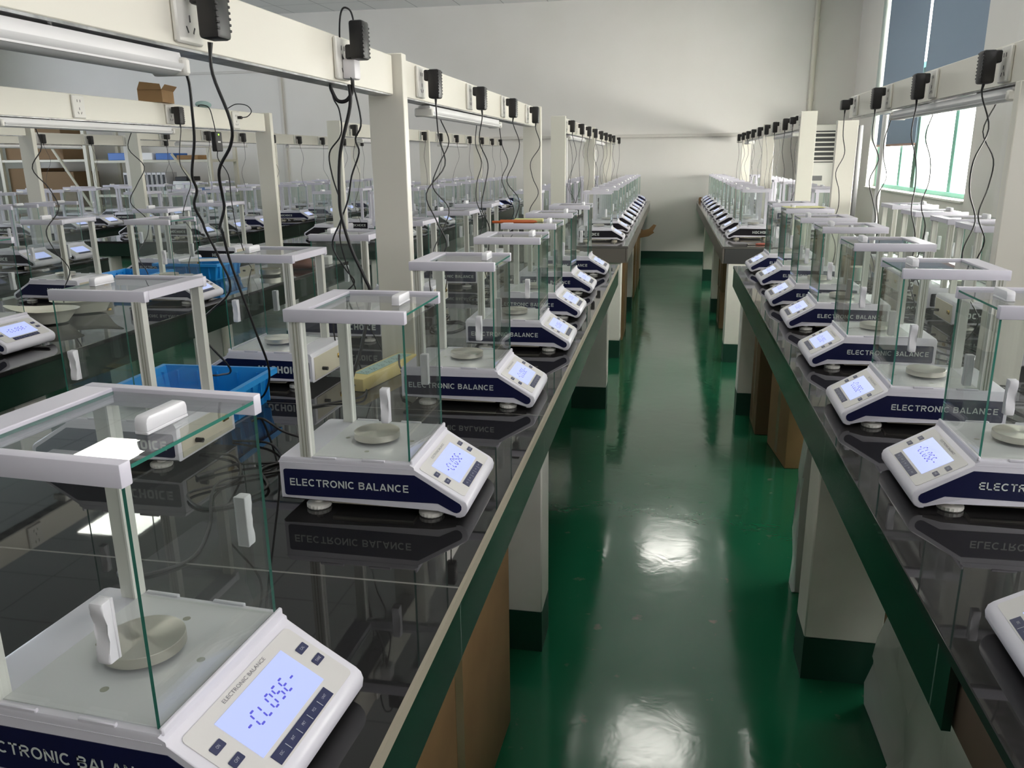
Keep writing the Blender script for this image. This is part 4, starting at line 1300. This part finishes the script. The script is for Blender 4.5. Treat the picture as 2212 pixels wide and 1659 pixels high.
t = tag(MB().lathe([(0.022, 0), (0.022, 0.10), (0.020, 0.102), (0, 0.102)], 20).obj('cream_cup', BOWL), 'cream beaker standing among the third-row balances', 'cup')
t.location = (-3.98, 6.2, BZ + 0.0003)

# pens on top of the fifth balance
zt = BZ + 0.3507
for i, (x, y, rzz, L, mt, lb, nm, hgt) in enumerate(((-0.565, 3.02, 0.05, 0.085, ORANGE, 'orange pen lying on top of fifth aisle-side balance, front one', 'orange_pen', 0.010),
                                          (-0.56, 3.065, -0.03, 0.070, ORANGE, 'orange pen lying behind the other on the fifth aisle-side balance', 'orange_pen', 0.010),
                                          (-0.525, 3.10, 0.06, 0.055, PAPERY, 'yellow folded paper behind the orange pens on the fifth aisle-side balance', 'paper_note', 0.012))):
    m = MB(); 
    if mt is ORANGE:
        m.tube([(-L, 0, hgt / 2), (L * 0.8, 0, hgt / 2), (L, 0, hgt / 2)], [hgt / 2, hgt / 2, 0.0015], 10)
    else:
        m.box(-L, L, -0.018, 0.018, 0, hgt, 0.002)
    o = m.obj(nm, mt); o.location = (x, y, zt - 0.0043 + 0.0); o.rotation_euler = (0, 0, rzz)
    tag(o, lb, 'pen' if mt is ORANGE else 'paper')
o = tag(MB().box(-0.085, 0.085, -0.055, 0.055, 0, 0.0015).obj('paper_note', PAPERY), 'pale yellow paper on top of a far near-bench balance on the right', 'paper')
o.location = (0.60, 3.97, BZ + 0.3515); o.rotation_euler = (0, 0, 0.1)
# red pliers on the far right bench end
t = root('pliers', (0.56, 5.72, BZ), 0.25)
m = MB()
m.tube(smooth_path([(0.02, 0.004, 0.006), (0.06, 0.018, 0.006), (0.12, 0.012, 0.006)], 4), 0.006, 8)
m.tube(smooth_path([(0.02, -0.004, 0.006), (0.06, -0.018, 0.006), (0.12, -0.012, 0.006)], 4), 0.006, 8)
m.obj('grip', RED, t)
m = MB(); m.box(-0.04, 0.022, -0.008, 0.008, 0.001, 0.011, 0.003); m.obj('jaw', DARKMET, t)
tag(t, 'red-handled pliers lying at the near end of far right bench', 'pliers')
t = tag(MB().lathe([(0.02, 0), (0.024, 0.02), (0.018, 0.05), (0.0, 0.055)], 10).obj('bread_crumpled_tape', CARD), 'small brown tape roll at the far right bench corner by the wall', 'tape roll')
t.name = 'tape_roll'; t.location = (0.40, 11.40, BZ + 0.0003)

# paper strips hanging from the far left rail
for (y, z0, z1, lb) in ((5.765, 1.20, 1.50, 'long white paper strip hanging at the first post of far left rail'), (7.99, 1.33, 1.44, 'small white paper tag hanging at the middle post of far left rail')):
    t = root('paper_tag', (AX + 0.055, y, z0))
    m = MB(); m.box(-0.001, 0.001, -0.02, 0.02, 0, z1 - z0, M=Matrix.Rotation(0.05, 4, 'X')); m.obj('tag_paper', PAPER, t)
    m = MB(); m.tube([(0, 0, z1 - z0 - 0.002), (0, -0.012, 1.537 - z0)], 0.0009, 5); m.obj('string', CORD, t)
    tag(t, lb, 'paper tag')
# things on top of the second-row rail
t = root('open_carton', (BX, 3.62, 1.6365), 0.2)
m = MB()
m.box(-0.055, 0.055, -0.07, 0.07, 0, 0.055)
m.prism([(-0.055, 0.054), (0.055, 0.054), (0.05, 0.078), (-0.04, 0.088)], -0.073, -0.070, 'xz')
m.prism([(0.054, 0.0535), (0.057, 0.0535), (0.075, 0.074), (0.073, 0.076)], -0.07, 0.07, 'xz')
m.obj('carton_body', CARD, t)
tag(t, 'open brown carton on top of second-row rail', 'carton')
t = root('teal_cloth', (BX, 4.02, 1.636))
bm = bmesh.new(); bmesh.ops.create_uvsphere(bm, u_segments=16, v_segments=10, radius=1.0)
for v in bm.verts:
    v.co = Vector((v.co.x * 0.03, v.co.y * 0.06, (max(-0.9, v.co.z) + 0.9) * 0.018))
m = MB(); m.add(bm, None, True); m.obj('cloth_body', mat('teal_cloth', (0.30, 0.42, 0.40), 0.8), t)
tag(t, 'pale teal rag lying on top of second-row rail', 'rag')

# ------------------------------------------------------------------ under the benches
def carton(x0, x1, y0, y1, z0, z1, label, rz=0.0, m1=None, tape=True):
    t = root('cardboard_box', ((x0 + x1) / 2, (y0 + y1) / 2, z0), rz)
    a, b, h = (x1 - x0) / 2, (y1 - y0) / 2, z1 - z0
    m = MB(); m.box(-a, a, -b, b, 0, h, 0.006, seg=2); m.obj('box_body', m1 or CARD, t)
    if tape:
        m = MB(); m.box(-a - 0.0006, a + 0.0006, -0.025, 0.025, 0.02, h + 0.0006); m.obj('tape', TAPE, t)
    tag(t, label, 'cardboard box', 'cardboard boxes under the benches')
carton(-0.74, -0.355, 0.85, 1.72, 0.0, 0.60, 'big brown cardboard box under the near left bench, bottom of the picture', -0.03)
carton(0.5375, 0.9225, 3.6275, 3.9825, 0.0, 0.62, 'tall cardboard box under near right bench with its front lit', 0.11)
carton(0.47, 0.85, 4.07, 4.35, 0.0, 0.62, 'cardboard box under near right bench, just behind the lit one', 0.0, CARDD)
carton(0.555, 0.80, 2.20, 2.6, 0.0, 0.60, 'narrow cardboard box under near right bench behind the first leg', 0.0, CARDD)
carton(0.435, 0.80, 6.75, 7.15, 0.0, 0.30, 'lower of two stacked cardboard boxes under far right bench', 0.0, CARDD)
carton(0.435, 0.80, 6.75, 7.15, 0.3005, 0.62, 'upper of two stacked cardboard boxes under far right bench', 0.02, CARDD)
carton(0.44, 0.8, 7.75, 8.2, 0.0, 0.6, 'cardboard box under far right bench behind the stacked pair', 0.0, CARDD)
carton(-0.70, -0.318, 6.2, 6.7, 0.0, 0.62, 'cardboard box under far left bench, nearest its first leg', 0.0)
carton(-0.70, -0.318, 8.2, 8.75, 0.0, 0.33, 'lower cardboard box under far left bench, beyond the middle leg', 0.0)
carton(-0.70, -0.318, 8.2, 8.75, 0.3305, 0.65, 'upper cardboard box under far left bench, beyond the middle leg', 0.0)
t = root('torn_cardboard', (-0.315, 9.14, 0.51))
m = MB()
m.prism([(0, 0), (0.10, 0.02), (0.16, 0.06), (0.145, 0.075), (0.18, 0.14), (0.15, 0.15), (0.10, 0.10), (0.04, 0.085), (0.02, 0.10)], -0.004, 0.004, 'xz')
m.obj('cardboard_flap', CARD, t)
MB().box(-0.35, 0.0, -0.3, 0.3, -0.51, 0.03, 0.004).obj('box_body', CARD, t)
tag(t, 'cardboard box with torn flap sticking out from under far left bench', 'cardboard box')

# plastic wrapped foam sheets leaning under the right bench
def foam(x, y0, y1, z1, label, lean=0.04, seed=1, th=0.03):
    rng = random.Random(seed)
    t = root('wrapped_foam', (x, (y0 + y1) / 2, 0))
    h = (y1 - y0) / 2
    bm = bmesh.new()
    ny, nz = 17, 10
    front, back = [], []
    for j in range(nz + 1):
        fr, bk = [], []
        for i in range(ny + 1):
            yy = -h + 2 * h * i / ny
            zz = z1 * j / nz
            d = 0.012 * sin(yy * 17 + j * 0.9) + rng.uniform(-0.016, 0.016)
            yy += rng.uniform(-0.02, 0.02) * (0 < i < ny); zz += rng.uniform(-0.02, 0.02) * (0 < j < nz)
            edge = 0.012 * sin(zz * 17 + seed) * (1 if i == ny else (-1 if i == 0 else 0))
            zz2 = max(0.002, zz + (0.012 * sin(yy * 19) if j == nz else 0))
            fr.append(bm.verts.new((-lean * (1 - zz / z1) * 2 + d, yy + edge, zz2)))
            bk.append(bm.verts.new((-lean * (1 - zz / z1) * 2 + th - d * 0.4, yy + edge, zz2)))
        front.append(fr); back.append(bk)
    for G in (front, back):
        for j in range(nz):
            for i in range(ny):
                bm.faces.new((G[j][i], G[j][i + 1], G[j + 1][i + 1], G[j + 1][i]))
    for j in range(nz):
        for i in (0, ny):
            bm.faces.new((front[j][i], front[j + 1][i], back[j + 1][i], back[j][i]))
    for i in range(ny):
        for j in (0, nz):
            bm.faces.new((front[j][i], front[j][i + 1], back[j][i + 1], back[j][i]))
    m = MB(); m.add(bm, None, False)
    m.obj('foam_sheet', FOAM, t)
    tag(t, label, 'foam', 'wrapped foam sheets under the right bench')
foam(0.60, 0.72, 1.93, 0.66, 'creased plastic-wrapped foam sheet under near right bench, in front of the leg', seed=3, lean=0.03)
t = root('foam_board', (0.49, 2.52, 0))
m = MB()
m.prism([(-0.05, 0.0), (0.05, 0.0), (0.05, 0.60), (0.035, 0.62), (-0.02, 0.61), (-0.04, 0.56), (-0.052, 0.40), (-0.042, 0.33), (-0.055, 0.20), (-0.045, 0.10)], -0.04, 0.04, 'xz', bevel=0.008)
m.obj('board_body', FOAM, t)
tag(t, 'plastic-wrapped white foam block under near right bench, behind the leg', 'foam')

# ------------------------------------------------------------------ far end: pipes, air conditioner, racks
def pipe(x, y, z0, z1, r, label, m=PIPEM, clips=()):
    t = root('wall_pipe', (x, y, z0))
    MB().tube([(0, 0, 0), (0, 0, z1 - z0)], r, 14).obj('pipe_body', m, t)
    for z in clips:
        MB().tube([(0, 0, z - z0 - 0.012), (0, 0, z - z0 + 0.012)], r * 1.25, 14).obj('pipe_clip', m, t)
    tag(t, label, 'pipe')
pipe(1.725, FAR_Y - 0.036, 0.10, CEIL_Z, 0.032, 'beige pipe running up the far wall', clips=(2.05, 3.02))
pipe(1.69, 7.35, 0.0, 1.68, 0.022, 'white vertical pole standing before the far window', LAMPW)
pipe(1.745, 8.6, 0.0, 1.64, 0.045, 'dark vertical pipe beside the near right end post', DARKCYL)  # plain dark cylinder standing for an unidentified dark upright

t = root('floor_air_conditioner', (1.82, 11.25, 0))
MB().box(-0.24, 0.22, -0.17, 0.17, 0.0, 1.735, 0.012, seg=2).obj('cabinet', ACW, t)
MB().box(0.22, 0.25, -0.16, 0.16, 0.01, 1.73, 0.004).obj('side_panel', PAINT, t)
g = MB().box(-0.20, 0.17, -0.178, -0.165, 1.28, 1.66).obj('outlet_grille', HOLE, t)
for k in range(7):
    z = 1.30 + k * 0.056
    MB().box(-0.20, 0.17, -0.185, -0.172, z - 0.009, z + 0.009, 0.002).obj('louvre', ACW, g)
MB().box(-0.13, 0.05, -0.174, -0.165, 1.06, 1.12).obj('control_display', mat('ac_grey', (0.10, 0.10, 0.10), 0.4), t)
tag(t, 'tall white floor-standing air conditioner in the far right corner', 'air conditioner')

def rack(x0, x1, y0, y1, shelves, h, label):
    t = root('storage_rack', ((x0 + x1) / 2, (y0 + y1) / 2, 0))
    a, b = (x1 - x0) / 2, (y1 - y0) / 2
    for sx in (-1, 1):
        for sy in (-1, 1):
            m = MB(); m.box(sx * a - 0.025, sx * a + 0.025, sy * b - 0.025, sy * b + 0.025, 0, h); m.obj('upright', RACK, t)
    for z in shelves:
        m = MB(); m.box(-a - 0.02, a + 0.02, -b - 0.02, b + 0.02, z - 0.035, z, 0.003); m.obj('shelf', RACK, t)
    m = MB()
    m.tube([(a, -b - 0.03, 0.75), (a - 0.55, -b - 0.03, h * 0.86)], 0.018, 6)
    m.obj('brace', RACK, t)
    tag(t, label, 'storage rack', 'cream storage racks at the back left')
rack(-9.55, -8.15, 10.6, 11.3, (0.15, 0.75, 1.42), 1.9, 'cream storage rack with brown cartons at the far left')
rack(-8.05, -6.25, 10.6, 11.3, (0.15, 0.93, 1.40), 1.72, 'cream storage rack with binders and white boxes at the back left')
rng = random.Random(4)
def tagbox(x0, x1, y0, y1, z0, z1, m, name, label, cat, group):
    o = MB().box(x0, x1, y0, y1, z0, z1, 0.006).obj(name, m)
    tag(o, label, cat, group)
i = 0
for (x, z, w_, h_) in ((-9.3, 0.1515, 0.5, 0.5), (-8.75, 0.1515, 0.5, 0.46), (-9.28, 0.7515, 0.5, 0.55), (-8.72, 0.7515, 0.52, 0.50), (-9.3, 1.4215, 0.45, 0.40), (-8.8, 1.4215, 0.45, 0.45)):
    pos = ['on the bottom shelf', 'on the middle shelf', 'on the top shelf'][i // 2]
    tagbox(x - w_ / 2 + 0.02, x + w_ / 2 + 0.02, 10.65, 11.2, z, z + h_, CARDD, 'cardboard_box', f'brown carton {pos} of the far left rack, {["left", "right"][i % 2]}', 'cardboard box', 'cartons on the far left rack'); i += 1
for k in range(9):
    x = -7.62 + k * 0.075
    t = root('binder', (x, 10.80, 0.9305))
    MB().box(-0.033, 0.033, -0.14, 0.14, 0, 0.30, 0.003).obj('cover', BINDER, t)
    MB().box(-0.020, 0.020, -0.143, -0.139, 0.05, 0.27).obj('spine_label', HOLE, t)
    tag(t, f'white ring binder with dark spine label on the rack, {ORD[k]} from the left', 'binder', 'white binders on the rack')
for (x0, x1, z0, z1, m, nm, lb) in (
        (-7.85, -7.55, 1.4005, 1.50, BLUED, 'blue_bin', 'dark blue bin on the rack top shelf, leftmost'), (-7.45, -7.15, 1.4005, 1.50, PAPER, 'white_box', 'white box on the rack top shelf between blue bins'),
        (-7.10, -6.82, 1.4005, 1.49, BLUED, 'blue_bin', 'dark blue bin on the rack top shelf, right one'), (-6.78, -6.45, 1.4005, 1.46, CARD, 'flat_carton', 'flat brown carton on the rack top shelf'),
        (-6.9, -6.55, 0.9305, 1.00, PAPER, 'white_box', 'flat white box on the rack binder shelf, lowest'), (-6.9, -6.6, 1.0010, 1.06, PAPER, 'white_box', 'flat white box on the rack binder shelf, middle of the pile'),
        (-6.88, -6.62, 1.0615, 1.11, PAPER, 'white_box', 'flat white box on top of the pile on the binder shelf'), (-6.84, -6.66, 1.1115, 1.17, HOLE, 'black_bag', 'black bag on the white boxes on the binder shelf'),
        (-6.5, -6.33, 0.9305, 1.02, BLUED, 'blue_bin', 'small blue bin on the rack binder shelf')):
    tagbox(x0, x1, 10.65, 11.0, z0, z1, m, nm, lb, 'box' if 'bag' not in nm else 'bag', 'things on the rack shelves')
# carton by the window end of the right bench
tagbox(1.75, 2.15, 4.35, 4.75, 0.0, 1.02, CARD, 'cardboard_box', 'tall brown carton by the window wall behind the right bench', 'cardboard box', 'cartons by the window')
